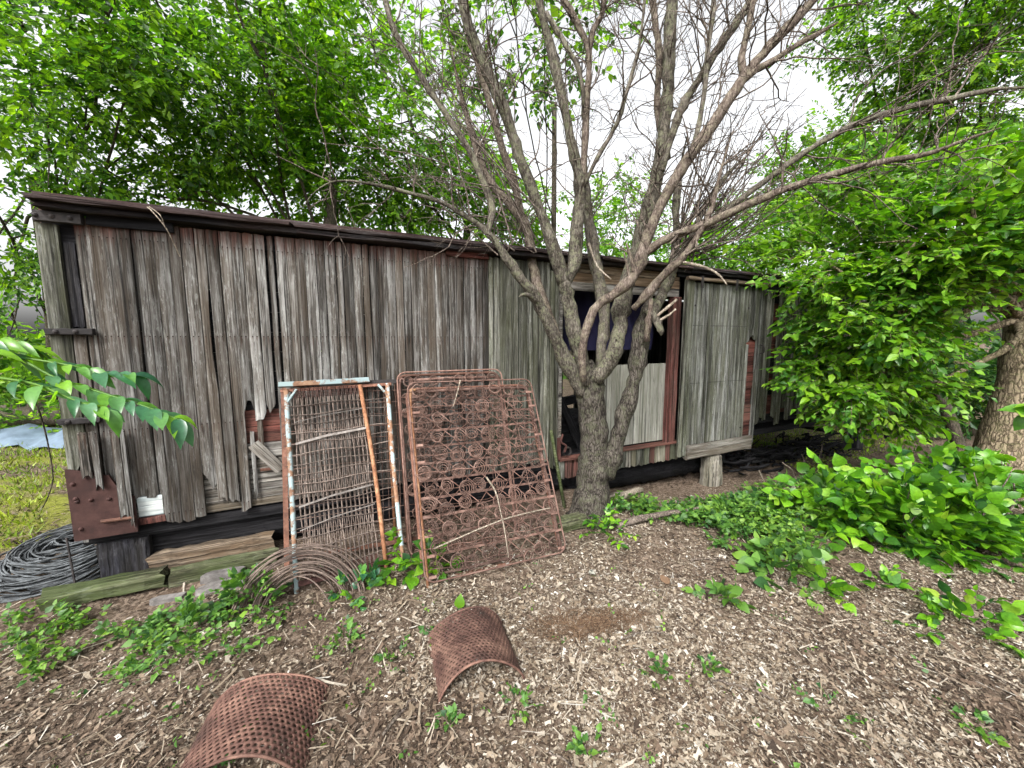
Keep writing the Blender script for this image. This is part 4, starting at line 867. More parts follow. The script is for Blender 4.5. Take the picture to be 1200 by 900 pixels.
# west low limb and its two continuations
limb('', 'barklimb', [(683, 462, 3.46, 13), (672, 440, 3.42, 12.5), (656, 408, 3.36, 12), (642, 378, 3.3, 11), (630, 353, 3.26, 10.5), (612, 328, 3.22, 9), (596, 306, 3.2, 7.5), (580, 283, 3.18, 6), (566, 267, 3.16, 5), (545, 253, 3.14, 4), (517, 237, 3.1, 3.5), (475, 225, 3.06, 3.2), (433, 215, 3.0, 2.8), (395, 212, 2.95, 2.4), (370, 224, 2.9, 2), (355, 243, 2.88, 1.4)], 10)
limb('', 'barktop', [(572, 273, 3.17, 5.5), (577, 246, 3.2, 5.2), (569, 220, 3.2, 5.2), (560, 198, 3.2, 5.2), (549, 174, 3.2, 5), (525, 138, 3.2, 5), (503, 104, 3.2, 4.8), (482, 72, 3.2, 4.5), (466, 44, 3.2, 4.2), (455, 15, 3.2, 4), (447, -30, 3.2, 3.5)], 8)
limb('', 'barklimb', [(634, 360, 3.27, 4), (626, 350, 3.2, 4), (615, 345, 3.14, 3), (608, 348, 3.1, 2)], 6)
# dead stem behind the west limb
limb('', 'barkdead', [(672, 440, 3.62, 8), (655, 400, 3.72, 8.5), (640, 360, 3.8, 8.5), (626, 320, 3.86, 8.5), (622, 290, 3.9, 8.5), (615, 262, 3.92, 8), (598, 240, 3.95, 8), (574, 212, 4.0, 7), (560, 180, 4.0, 6), (548, 140, 4.05, 5), (537, 100, 4.1, 4), (528, 50, 4.15, 3)], 9)
limb('', 'barkdead', [(612, 258, 3.92, 6), (603, 215, 3.9, 5.5), (590, 178, 3.9, 5.5), (577, 130, 3.9, 5), (563, 85, 3.9, 5), (551, 45, 3.9, 5), (541, 5, 3.9, 4.5), (535, -30, 3.9, 4)], 8)
# the pair of big middle stems
limb('', 'barklimb', [(686, 450, 3.46, 16), (681, 420, 3.44, 14), (673, 388, 3.42, 13), (667, 360, 3.42, 12.5), (663, 338, 3.42, 13), (657, 320, 3.42, 11)], 12)
limb('', 'barklimb', [(661, 332, 3.42, 11), (651, 300, 3.40, 10), (640, 267, 3.38, 9.5), (625, 228, 3.36, 9.5), (611, 190, 3.34, 9), (598, 150, 3.32, 9), (581, 105, 3.3, 9), (563, 65, 3.28, 8.5), (547, 22, 3.26, 8), (533, -30, 3.24, 7.5)], 11)
limb('', 'barklimb', [(662, 334, 3.42, 8), (672, 315, 3.44, 10), (675, 285, 3.46, 10), (678, 255, 3.48, 10.5), (680, 228, 3.5, 10.5), (677, 200, 3.5, 9), (670, 170, 3.5, 8), (660, 120, 3.5, 7.5), (648, 65, 3.5, 7), (631, 0, 3.5, 6.5), (624, -30, 3.5, 6)], 11)
limb('', 'barkdead', [(680, 225, 3.52, 6.5), (684, 190, 3.54, 6), (687, 125, 3.56, 6), (690, 62, 3.58, 5.5), (676, 28, 3.6, 5), (658, -5, 3.6, 4.5), (645, -35, 3.6, 4)], 8)
limb('', 'barkdead', [(689, 70, 3.58, 4.5), (694, 40, 3.58, 4.5), (704, 20, 3.58, 4), (708, 3, 3.58, 3.4), (706, -30, 3.58, 3)], 7)
limb('', 'barktop', [(640, 15, 3.5, 3.5), (650, 32, 3.46, 3.8), (664, 55, 3.42, 3.8), (678, 80, 3.4, 3.6), (683, 110, 3.42, 3.4), (682, 140, 3.5, 3.2)], 7)
limb('', 'barktop', [(684, 218, 3.46, 4), (700, 185, 3.4, 4), (716, 158, 3.36, 4), (726, 137, 3.32, 3.8), (735, 105, 3.3, 3.2), (747, 65, 3.28, 2.8), (753, 25, 3.26, 2.4), (757, -20, 3.24, 2.2)], 7)
# pale stem behind
limb('', 'barktop', [(703, 450, 3.66, 9), (705, 412, 3.72, 9), (708, 375, 3.76, 9.5), (704, 340, 3.78, 9.5), (697, 305, 3.8, 9.5), (692, 270, 3.82, 9), (688, 235, 3.84, 7), (686, 190, 3.86, 5), (690, 140, 3.88, 3.5)], 10)
# gnarled front limb running up to the east
limb('', 'barkdead', [(684, 446, 3.34, 7), (682, 415, 3.30, 7.5), (688, 382, 3.26, 7.5), (700, 359, 3.24, 8), (718, 346, 3.22, 8.5), (736, 331, 3.20, 9), (748, 313, 3.2, 9.5), (756, 285, 3.2, 9), (771, 247, 3.18, 9), (792, 208, 3.16, 9), (813, 177, 3.14, 8.5), (834, 147, 3.12, 8.5), (857, 113, 3.1, 8.5), (878, 82, 3.08, 8.5), (900, 57, 3.06, 7), (927, 28, 3.04, 7), (953, 0, 3.02, 6.5), (972, -25, 3.0, 6)], 11)
limb('', 'barkdead', [(870, 95, 3.09, 6), (886, 82, 3.06, 5), (908, 70, 3.04, 5), (935, 52, 3.02, 4.5), (958, 40, 3.0, 4.2), (982, 26, 2.98, 3.6)], 8)
limb('', 'barkdead', [(872, 90, 3.1, 6), (869, 68, 3.12, 5.5), (875, 40, 3.14, 5), (881, 10, 3.16, 5), (888, -30, 3.18, 4.5)], 8)
# dark elbow and the tall east stem
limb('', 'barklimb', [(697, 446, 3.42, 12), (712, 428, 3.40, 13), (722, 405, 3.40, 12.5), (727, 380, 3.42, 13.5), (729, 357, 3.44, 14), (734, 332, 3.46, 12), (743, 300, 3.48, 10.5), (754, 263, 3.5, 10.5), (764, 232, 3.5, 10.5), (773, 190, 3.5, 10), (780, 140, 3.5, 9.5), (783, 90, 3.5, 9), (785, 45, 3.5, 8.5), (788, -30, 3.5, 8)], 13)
limb('', 'barkdead', [(783, 185, 3.52, 5), (774, 150, 3.58, 6), (770, 115, 3.62, 6), (773, 70, 3.62, 5.5), (769, 35, 3.62, 5.5), (762, -20, 3.62, 5)], 8)
limb('', 'barktop', [(775, 200, 3.46, 6.5), (787, 160, 3.44, 6.5), (800, 125, 3.42, 6.5), (818, 95, 3.4, 6.5), (838, 62, 3.38, 7), (862, 28, 3.36, 7), (885, -5, 3.34, 6.5)], 9)
limb('', 'barktop', [(811, 180, 3.16, 4), (818, 150, 3.16, 4), (826, 105, 3.16, 4.2), (829, 60, 3.16, 4.2), (835, 20, 3.16, 4.5), (838, -25, 3.16, 4.2)], 8)
# long low limbs to the east
limb('', 'barkdead', [(742, 362, 3.30, 6), (758, 345, 3.24, 7), (780, 320, 3.16, 7), (798, 304, 3.1, 7), (812, 285, 3.06, 6), (826, 262, 3.02, 5), (836, 235, 3.0, 3.6), (846, 195, 2.98, 2.6), (860, 150, 2.96, 2)], 9)
limb('', 'barkdead', [(752, 300, 3.22, 6), (768, 287, 3.16, 6.5), (788, 277, 3.1, 6.5), (812, 268, 3.05, 6.5), (833, 260, 3.0, 6.2), (867, 244, 2.94, 6), (900, 230, 2.88, 6), (933, 217, 2.82, 5.5), (987, 201, 2.74, 5.2), (1033, 190, 2.66, 5), (1087, 180, 2.58, 5), (1120, 168, 2.52, 4.8), (1172, 150, 2.46, 4)], 9)
limb('', 'barktop', [(800, 290, 3.2, 4.5), (830, 262, 3.14, 5), (867, 234, 3.08, 5), (913, 200, 3.0, 4.8), (950, 174, 2.94, 4.8), (987, 153, 2.88, 4.8), (1017, 140, 2.82, 4.8), (1067, 125, 2.74, 4.8), (1117, 115, 2.68, 4.8), (1167, 105, 2.6, 4.6), (1235, 101, 2.5, 4.4)], 9)
limb('', 'barklimb', [(757, 378, 3.44, 9), (768, 360, 3.48, 9), (781, 335, 3.54, 9), (789, 308, 3.58, 8.5), (793, 275, 3.62, 7), (792, 240, 3.66, 6), (797, 200, 3.7, 4), (805, 160, 3.72, 3)], 10)
limb('', 'barktop', [(780, 318, 3.3, 5), (800, 296, 3.3, 6), (812, 274, 3.3, 5), (828, 240, 3.28, 4), (852, 205, 3.26, 3), (880, 178, 3.24, 2)], 8)
# broken stubs
limb('', 'barklimb', [(757, 362, 3.3, 7), (767, 372, 3.26, 7.5), (773, 384, 3.24, 6), (775, 393, 3.23, 4)], 9, .12)
for pts in ([(768, 372, 3.25, 2.5), (780, 362, 3.22, 2.5), (793, 351, 3.2, 2)], [(772, 376, 3.24, 2.5), (784, 369, 3.2, 2.2), (792, 362, 3.18, 1.6)], [(738, 330, 3.2, 4), (735, 312, 3.18, 2.4), (731, 296, 3.16, 1.2)], [(744, 326, 3.2, 5), (740, 305, 3.17, 3), (734, 285, 3.15, 1.4)], [(757, 400, 3.3, 5), (760, 375, 3.27, 5), (763, 350, 3.25, 4)], [(690, 285, 3.7, 1.6), (700, 312, 3.6, 1.8), (716, 327, 3.5, 1.2)], [(795, 306, 3.1, 2.2), (825, 313, 3.05, 2.4), (842, 322, 3.02, 1.8), (852, 334, 3.0, 1)]):
    limb('', 'twiglight' if pts[0][3] < 3 else 'barkdead', pts, 6, .08, 'broken_stub')
def build_twigs():
    b = MB(); R = np.random.default_rng(21); cnt = 0
    def grow(p, d, L, r, depth):
        nonlocal cnt
        n = max(4, int(L / .05)); P = [p]; dd = d.copy()
        for i in range(n):
            dd = unit(dd + R.normal(0, .16, 3) + np.array([0, 0, .03])); P.append(P[-1] + dd * L / n)
        P = np.array(P); b.tube(P, np.linspace(r, r * .35, len(P)), 4 if r > .004 else 3, False, .06); cnt += 1
        if depth > 0:
            for k in range(R.integers(2, 6)):
                i = R.integers(1, len(P) - 1); ax = unit(R.normal(0, 1, 3)); q = unit(unit(P[i] - P[i - 1]) * .6 + ax * .8)
                grow(P[i], q, L * R.uniform(.25, .55), r * .55, depth - 1)
    for S, RR in LIMBS['all'][2:]:
        seg = np.linalg.norm(np.diff(S, axis=0), axis=1).sum()
        if RR.max() < .02: continue
        for k in range(int(seg * 9.5)):
            i = R.integers(len(S) // 4, len(S) - 1); p = S[i]
            if p[2] < 2.35: continue
            t = unit(S[i + 1] - S[i]); a = unit(np.cross(t, R.normal(0, 1, 3)))
            grow(p - tloc, unit(t * R.uniform(.2, .9) + a * .9 + np.array([0, 0, .15])), R.uniform(.25, .85), R.uniform(.0035, .008), 2 if R.random() < .6 else 1)
    # the tangle of fine dead shoots on the east side, and the long whips on the west
    for k in range(40):
        p = survey(795 + R.uniform(-10, 25), 300 + R.uniform(-30, 10), R.uniform(3.0, 3.6)); q = survey(R.uniform(815, 960), R.uniform(105, 225), R.uniform(2.9, 3.6))
        m = (p + q) / 2 + R.normal(0, .06, 3) - np.array([0, 0, .06]); S = smooth_path([p, m, q], 8); b.tube(S - tloc, np.linspace(.010, .003, len(S)) * R.uniform(.6, 1.1), 4, False, .08)
        for j in range(3):
            i = R.integers(5, len(S) - 1); grow(S[i] - tloc, unit(unit(q - p) + R.normal(0, .5, 3)), R.uniform(.15, .4), .003, 1)
    for k in range(22):
        p = survey(R.uniform(560, 640), R.uniform(200, 300), R.uniform(3.1, 3.7)); q = survey(R.uniform(375, 520), R.uniform(20, 240), R.uniform(2.9, 3.8))
        m = (p + q) / 2 + R.normal(0, .07, 3) + np.array([0, 0, .05]); S = smooth_path([p, m, q], 8); b.tube(S - tloc, np.linspace(.008, .0025, len(S)) * R.uniform(.6, 1.1), 4, False, .08)
        for j in range(3):
            i = R.integers(5, len(S) - 1); grow(S[i] - tloc, unit(unit(q - p) + R.normal(0, .5, 3)), R.uniform(.15, .45), .003, 1)
    tag(b.obj('twigs', MT['twig'], TREE, True), kind='stuff')
build_twigs()

# ================================================================== leafy trees
def make_tree(name, label, base, trunk_top, r, blobs, n_spray, k, L, size, mat, bk='barkdark', tpl=LEAF_MD, clump=.45, wide=1.0, droop=.25, twr=.004, jit=.35, group='trees around the boxcar', seed=0, limbs=True, outward=.8, extra=None, low=.5):
    """blobs: (centre xyz, radii xyz, weight)"""
    global rg
    rg = np.random.default_rng(1000 + seed)
    bz = float(hgt(base[0], base[1])); org = np.array([base[0], base[1], bz]); root = empty(name, tuple(org)); tag(root, label, 'tree', group)
    top = np.array(trunk_top, float); mid = (org + top) / 2 + np.array([rg.normal(0, .12), rg.normal(0, .12), 0])
    S = smooth_path([org - (0, 0, .2), org + (top - org) * .12, mid, top], 6); RR = np.interp(np.linspace(0, 1, len(S)), [0, .12, 1], [r * 1.2, r, r * .55])
    MB().tube(S - org, RR, 14, lump=.05).obj('trunk', MT[bk], root, True)
    W = np.array([b[2] for b in blobs], float); W /= W.sum(); O = []; Dv = []
    if limbs:
        for c, rad, w_ in blobs:
            c = np.array(c, float); i = rg.integers(int(len(S) * low), len(S)); p = S[i]; m = (p + c) / 2 + rg.normal(0, .15, 3) + np.array([0, 0, .15]); e = c + unit(c - p) * np.mean(rad) * .5
            Q = smooth_path([p, m, c, e], 5) + 0; Q[1:] += rg.normal(0, .02, Q[1:].shape)
            lb = MB().tube(Q - org, np.linspace(r * .18, .005, len(Q)), 7, lump=.06)
            for q in range(4):
                i2 = rg.integers(len(Q) // 3, len(Q) - 2); d2 = unit(unit(c - p) + rg.normal(0, .8, 3)); E2 = Q[i2] + d2 * np.mean(rad) * rg.uniform(.6, 1.1)
                q2 = smooth_path([Q[i2], (Q[i2] + E2) / 2 + rg.normal(0, .05, 3), E2], 4); lb.tube(q2 - org, np.linspace(r * .09 + .003, .003, len(q2)), 5, lump=.06)
            lb.obj('limb', MT[bk], root, True)
    centre = np.average([b[0] for b in blobs], axis=0, weights=W)
    for (c, rad, w_), wt in zip(blobs, W):
        m = max(6, int(n_spray * wt)); nc = max(3, m // 14); rad = np.array(rad)
        cc = rg.normal(0, 1, (nc, 3)); cc = unit(cc) * (rg.random((nc, 1)) ** .45)
        pick = rg.integers(0, nc, m); loc = cc[pick] + rg.normal(0, clump * .45, (m, 3)); p = np.array(c) + loc * rad
        O.append(p); Dv.append(unit((p - np.array(c)) / rad.mean() + .4 * unit(p - centre)) * outward + rg.normal(0, .45, (m, 3)) * np.array([1, 1, .45]))
    O = np.concatenate(O); Dv = np.concatenate(Dv)
    ok = O[:, 2] > .15; O, Dv = O[ok], Dv[ok]
    if extra is not None: ok = extra(O); O, Dv = O[ok], Dv[ok]
    pos, ax, nm, sz, tw = spray_leaves(O, Dv, L * rg.uniform(.6, 1.3, len(O)), k, size, jit, droop)
    cr = link('crown', leaf_mesh('crown', pos - org, ax, nm, sz, MT[mat], tpl, wide), root)
    if twr: tag(link('twigs', twigs_mesh('twigs', tw - org, twr, MT[bk]), cr), kind='stuff')
    return root
def B(x, y, Y, rx, ry, dz, w=1.0):
    c = survey(x, y, Y); s = Y / F_PX; return (c, (rx * s, dz, ry * s), w)
def off_car(P):
    q = P - wnrm * WD; s = q @ wd; y = q @ wnrm
    return ~((s > -1.85) & (s < 8.4) & (y > -.22) & (y < 2.9) & (P[:, 2] < 2.85))
def clear_lens(P): return off_car(P) & (np.hypot(P[:, 0], P[:, 1]) > 1.4)

make_tree('leafy_tree', 'dark leafy tree at the far left edge with sky glinting through', (-8.9, 7.4), (-8.0, 6.8, 4.4), .15,
    [B(30, 60, 5.6, 110, 70, 1.0, 1.2), B(60, 170, 5.8, 90, 70, 1.0, 1.0), B(150, 110, 5.6, 90, 60, .9, 1.0), B(0, 270, 6.2, 60, 60, .9, .6), B(130, 20, 5.2, 110, 50, .9, 1.0), B(20, 350, 7.0, 60, 50, .9, .5), B(-60, 150, 5.5, 60, 120, 1, .5)],
    1350, 11, .38, .095, 'leafL', seed=1, extra=clear_lens, droop=.35, twr=.0035, tpl=LEAF_LO)
make_tree('leafy_tree', 'tall spreading green tree behind the left half of the boxcar roof', (-3.6, 7.6), (-3.3, 7.4, 4.6), .17,
    [B(230, 80, 6.4, 110, 70, 1.0, 1.2), B(285, 160, 6.8, 90, 60, 1.0, .8), B(200, 190, 6.6, 90, 50, .9, .7), B(310, 50, 6.6, 80, 55, 1.0, .8), B(270, -20, 6.2, 120, 50, 1.0, .8), B(150, 225, 6.6, 80, 25, .8, .35)],
    1350, 11, .40, .10, 'leafL', seed=2, extra=clear_lens, droop=.35, twr=.0035, tpl=LEAF_LO)
make_tree('leafy_tree', 'bright yellow green tree behind the middle of the boxcar roof', (-1.2, 9.2), (-1.0, 9.0, 4.2), .15,
    [B(350, 130, 7.9, 60, 60, 1.0, .9), B(330, 215, 8.0, 70, 35, 1.0, .6), B(420, 200, 8.2, 90, 55, 1.1, 1.1), B(480, 140, 8.2, 70, 60, 1.1, .9), B(390, 90, 8.0, 60, 50, 1.0, .7), B(540, 215, 8.6, 70, 50, 1.0, .9), B(460, 245, 8.4, 110, 30, 1.0, .8), B(600, 250, 9.0, 50, 35, 1.0, .5), B(430, 40, 7.8, 50, 40, .9, .35)],
    2700, 11, .44, .115, 'leafB', seed=3, extra=off_car, twr=.004, tpl=LEAF_LO)
make_tree('leafy_tree', 'tree whose sparse oval leaves hang high over the bare stems', (.92, 8.6), (.78, 7.6, 6.0), .075,
    [B(600, 20, 5.2, 60, 45, .6, 1.0), B(655, 75, 5.4, 50, 40, .6, .8), B(560, 60, 5.4, 40, 45, .6, .5), B(640, -20, 5.2, 90, 40, .7, .8), B(520, 20, 5.6, 50, 50, .6, .45)],
    210, 9, .34, .085, 'leafL', seed=4, twr=.003, clump=.6, tpl=LEAF_MD, wide=1.15)
make_tree('leafy_tree', 'small pale green tree seen between the stems above the roof', (3.2, 12.5), (3.2, 12.3, 3.6), .11,
    [B(735, 262, 11.5, 45, 40, .9, 1), B(700, 285, 11.5, 40, 22, .8, .5), B(770, 290, 12, 40, 22, .8, .5), B(730, 235, 11.5, 25, 25, .7, .35)],
    380, 10, .5, .13, 'leafB', seed=5, extra=off_car, tpl=LEAF_LO)
make_tree('leafy_tree', 'bright green tree behind the right end of the boxcar roof', (6.2, 11.2), (6.1, 11.0, 4.0), .15,
    [B(860, 285, 9.8, 55, 40, 1.0, .9), B(920, 250, 9.8, 60, 60, 1.0, 1.0), B(980, 210, 9.4, 60, 70, 1.0, 1.0), B(820, 300, 10.5, 35, 18, .8, .3), B(1050, 160, 9.0, 70, 80, 1.0, .9)],
    1700, 11, .5, .11, 'leafB', seed=6, extra=off_car, tpl=LEAF_LO)
make_tree('leafy_tree', 'dark tall tree filling the upper right corner', (9.8, 8.6), (9.2, 8.0, 6.0), .2,
    [B(1080, 50, 7.0, 70, 45, .9, .8), B(1150, 60, 6.6, 80, 70, 1.0, 1.1), B(1010, 25, 7.4, 40, 30, .8, .35), B(1210, 130, 6.6, 70, 90, 1.0, .9), B(1130, -10, 6.6, 110, 50, 1.0, .8), B(1100, 130, 7.2, 60, 50, 1.0, .6)],
    1700, 11, .40, .09, 'leafL', seed=7, droop=.3, tpl=LEAF_LO)
make_tree('leafy_tree', 'thick trunked tree on the right with broad bright leaves over the boxcar end', (5.95, 4.55), (6.0, 4.6, 2.6), .25,
    [B(1010, 330, 4.6, 80, 40, .5, 1.0), B(960, 300, 5.0, 60, 45, .5, .7), B(1090, 280, 4.2, 90, 50, .6, 1.1), B(1150, 275, 4.0, 80, 38, .6, 1.0), B(1030, 380, 4.4, 62, 30, .5, .9), B(1010, 410, 4.6, 70, 22, .4, .6), B(1120, 210, 4.4, 90, 50, .6, 1.0), B(1010, 240, 5.2, 70, 45, .6, .8), B(1190, 225, 4.0, 60, 55, .6, .8), B(980, 440, 4.6, 50, 18, .35, .5), B(1035, 445, 4.5, 42, 20, .35, .55), B(1030, 490, 4.6, 42, 18, .3, .5), B(1000, 460, 4.4, 45, 18, .3, .4), B(1245, 260, 3.8, 40, 45, .5, .5), B(1070, 340, 4.3, 60, 30, .5, .7)],
    2900, 9, .32, .088, 'leafR', 'barkr', LEAF_MD, seed=8, extra=clear_lens, wide=1.0, droop=.18, twr=.0035, jit=.26, clump=.5, low=.84)
make_tree('leafy_tree', 'slim shaded tree standing beyond the far end of the boxcar', (8.6, 8.2), (8.4, 8.0, 3.8), .13,
    [B(1050, 420, 7.4, 60, 50, .8, 1), B(1120, 450, 7.4, 70, 50, .8, 1), B(1000, 380, 7.8, 50, 40, .7, .7), B(1190, 470, 7.2, 60, 60, .8, .8), B(1090, 500, 7.2, 80, 25, .7, .7)],
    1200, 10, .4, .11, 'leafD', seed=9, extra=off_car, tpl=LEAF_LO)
# a trunk leaning behind the right-hand tree
rg = np.random.default_rng(77)
tag(MB().tube(smooth_path([survey(1130, 540, 6.0), survey(1105, 470, 6.1), survey(1080, 430, 6.2), survey(1060, 380, 6.3)], 5), np.linspace(.09, .05, 16), 9, lump=.06).obj('leaning_tree', MT['barkdark'], None, True), 'dark bare trunk leaning in the shade behind the thick right trunk', 'tree')

# far wood that closes the view
def far_wood():
    n = 5200; a = rg.uniform(-1.35, 1.35, n); r = rg.uniform(15, 24, n); X = np.sin(a) * r; Y = np.cos(a) * r; hmax = 3.6 + 1.2 * np.sin(a * 9) + .8 * np.sin(a * 23)
    Z = hgt(X, Y) + .1 + hmax * rg.random(n)
    o = np.column_stack([X, Y, Z]); pos, ax, nm, sz, tw = spray_leaves(o, rg.normal(0, 1, (n, 3)) * (1, 1, .4), .9, 7, .30, .4, .3)
    root = empty('far_wood', (0, 18, 0)); tag(root, 'distant green thicket closing the view on all sides', 'wood', kind='stuff')
    tag(link('foliage', leaf_mesh('foliage', pos - (0, 18, 0), ax, nm, sz, MT['leafL'], LEAF_LO), root), kind='stuff')
    b = MB()
    for k in range(60):
        t = rg.uniform(-1.3, 1.3); q = rg.uniform(15, 22); p = np.array([math.sin(t) * q, math.cos(t) * q - 18, 0]); b.tube([p, p + (rg.normal(0, .1), 0, 2), p + (rg.normal(0, .3), 0, 4.2)], [.1, .08, .05], 6)
    tag(b.obj('stems', MT['barkdark'], root, True), kind='stuff')
far_wood()

# ================================================================== shrubs, weeds, saplings
def bush(name, label, base, O, Dv, L, k, size, mat, tpl=LEAF_XH, wide=1.25, droop=.2, group=None, cat='shrub', twr=.003, jit=.28):
    bz = float(hgt(*base)); org = np.array([base[0], base[1], bz]); root = empty(name, tuple(org)); tag(root, label, cat, group)
    pos, ax, nm, sz, tw = spray_leaves(O, Dv, L * rg.uniform(.6, 1.3, len(O)), k, size, jit, droop)
    lo = pos[:, 2] < hgt(pos[:, 0], pos[:, 1]) + .015; pos[lo, 2] = hgt(pos[lo, 0], pos[lo, 1]) + .02
    link('foliage', leaf_mesh('foliage', pos - org, ax, nm, sz, MT[mat], tpl, wide), root)
    if twr: tag(link('stems', twigs_mesh('stems', tw - org, twr, MT['weed']), root), kind='stuff')
    return root
def mound(c, rad, n, low=.0):
    v = unit(rg.normal(0, 1, (n, 3))); v[:, 2] = np.abs(v[:, 2]); p = np.array(c) + v * np.array(rad) * (rg.random((n, 1)) ** .35)
    return p, v + rg.normal(0, .4, (n, 3)) * (1, 1, .4) + np.array([0, 0, .1])
def big_shrub():
    O, Dv = [], []
    for c, rad, n in (((3.35, 3.05, .02), (.55, .38, .52), 130), ((3.9, 3.3, .02), (.6, .42, .64), 130), ((2.95, 3.35, .02), (.5, .35, .45), 90), ((3.55, 2.92, .02), (.45, .25, .42), 85), ((4.5, 3.4, .02), (.5, .45, .6), 50)):
        a, d = mound(c, rad, n); O.append(a); Dv.append(d)
    O = np.concatenate(O); Dv = np.concatenate(Dv); ok = off_car(O)
    r = bush('leafy_shrub', 'large bright green shrub with broad glossy leaves at the right', (3.6, 3.1), O[ok], Dv[ok], .20, 7, .086, 'leafS', droop=.3)
    for k in range(14):
        c = np.array([rg.uniform(-.7, .9), rg.uniform(-.3, .35), 0]); e = c + (rg.normal(0, .18), rg.normal(0, .15), rg.uniform(.4, .65))
        MB().tube(smooth_path([c * .6, (c + e) / 2, e]), np.linspace(.012, .004, 9), 5).obj('stem', MT['twig'], r, True)
big_shrub()
O, Dv = mound((2.72, 2.08, .0), (.34, .20, .12), 24); bush('low_seedling', 'patch of broad leaved seedlings at the lower right', (2.72, 2.08), O, Dv, .12, 5, .06, 'leafS', group='low plants on the litter', cat='plant')
O, Dv = mound((2.55, 2.42, .0), (.12, .08, .10), 7); bush('low_seedling', 'small light green seedling between the shrub and the lower right patch', (2.55, 2.42), O, Dv, .10, 5, .06, 'leafS', group='low plants on the litter', cat='plant')
O, Dv = mound((1.95, 2.58, .0), (.16, .22, .20), 22); bush('low_seedling', 'leggy green seedlings left of the big shrub', (1.95, 2.58), O, Dv, .15, 6, .075, 'weed', group='low plants on the litter', cat='plant')
O, Dv = mound((2.05, 2.40, .0), (.12, .10, .12), 9); bush('low_seedling', 'small seedling in front of the leggy ones beside the short branch', (2.05, 2.4), O, Dv, .12, 5, .06, 'leafS', group='low plants on the litter', cat='plant')
O, Dv = mound((1.36, 2.34, .0), (.09, .06, .10), 8); bush('low_seedling', 'lone seedling with toothed leaves in the middle of the litter', (1.36, 2.34), O, Dv, .11, 5, .065, 'weed', group='low plants on the litter', cat='plant')
O, Dv = mound((.78, 3.17, .0), (.16, .10, .17), 16); bush('low_seedling', 'feathery sapling sprouting at the foot of the trunk', (.78, 3.17), O, Dv, .20, 9, .055, 'leafS', group='low plants on the litter', cat='plant', wide=.8)
O, Dv = mound((-.62, 2.62, .0), (.12, .08, .24), 16); bush('low_seedling', 'upright green plant growing beside the orange spring rail', (-.62, 2.62), O, Dv, .10, 5, .08, 'leafS', group='low plants on the litter', cat='plant')
O, Dv = mound((-.82, 2.52, .0), (.07, .06, .32), 10); bush('low_seedling', 'thin yellow green shoot before the pale blue bed frame', (-.82, 2.52), O, Dv, .08, 5, .055, 'leafB', group='low plants on the litter', cat='plant')
O, Dv = mound((-1.02, 2.36, .0), (.16, .08, .14), 14); bush('low_seedling', 'bluish weed at the right end of the brown wire coil', (-1.02, 2.36), O, Dv, .09, 6, .05, 'leafF', group='low plants on the litter', cat='plant')
O, Dv = mound((-1.66, 2.24, .0), (.18, .11, .23), 46); bush('weed_clump', 'tall clump of nettle like weeds below the brown wire coil', (-1.66, 2.24), O, Dv, .10, 7, .042, 'weed', group='low plants on the litter', cat='plant', tpl=LEAF_MD)
O, Dv = mound((-1.92, 2.08, .0), (.22, .12, .12), 44); bush('weed_clump', 'soft low clump of weeds left of the nettle like clump', (-1.92, 2.08), O, Dv, .09, 7, .034, 'weed', group='low plants on the litter', cat='plant', tpl=LEAF_MD)
for i, (x, y, s, lab) in enumerate(((.75, 1.74, .06, 'little bright weed near the middle foreground'), (1.02, 1.80, .04, 'tiny weed right of the little bright one'), (1.42, 1.53, .09, 'faded weed tuft in the right foreground'), (.03, 1.60, .05, 'small weed inside the smaller arch opening'), (-.30, 1.50, .035, 'round leaved weed before the smaller arch'), (-.62, 1.86, .06, 'weed sprig between the two perforated arches'), (-.95, 2.0, .05, 'thin weed above the front arch'), (-.42, 1.98, .05, 'sprig behind the left foot of the smaller arch'), (.32, 1.42, .04, 'little weed at the lower middle edge'), (-1.2, 1.28, .05, 'weed in the mouth of the front arch'), (2.0, 1.5, .05, 'little weed close to the lower right corner'))):
    O, Dv = mound((x, y, 0), (s, s, s * 1.1), 9); bush('small_weed', lab, (x, y), O, Dv, s * 1.1, 5, .028 if s < .08 else .022, 'weed', group='small weeds in the foreground', cat='plant', tpl=LEAF_MD, twr=.0015)
# green carpets nobody could count
def carpet(name, label, regions, size, mat, tpl=LEAF_MD, k=5, h=.10):
    O, Dv = [], []
    for cx, cy, rx, ry, n in regions:
        r = rg.random(n) ** .5; a = rg.uniform(0, 6.283, n); X = cx + rx * r * np.cos(a); Y = cy + ry * r * np.sin(a)
        keep = (in_poly_noise(X, Y, 3.1, .7) > -1.1) & (wall_gap(X, Y) < .5); X, Y = X[keep], Y[keep]
        O.append(np.column_stack([X, Y, hgt(X, Y) + rg.uniform(.005, h, len(X))])); Dv.append(rg.normal(0, 1, (len(X), 3)) * (1, 1, .3) + (0, 0, .35))
    O = np.concatenate(O); Dv = np.concatenate(Dv)
    pos, ax, nm, sz, tw = spray_leaves(O, Dv, .08, k, size, .35, .1)
    pos[:, 2] = np.maximum(pos[:, 2], hgt(pos[:, 0], pos[:, 1]) + .008)
    tag(link(name, leaf_mesh(name, pos, ax, nm, sz, MT[mat], tpl, 1.1)), label, 'ground cover', kind='stuff')
carpet('ground_cover', 'carpet of green weeds between the trunk and the shrub', [(1.75, 3.75, .75, .40, 420), (2.4, 3.55, .7, .45, 420), (2.1, 3.05, .45, .40, 260), (2.9, 3.9, .6, .4, 260), (3.6, 4.3, .9, .5, 260), (1.2, 3.85, .3, .2, 60)], .05, 'weed', h=.12)
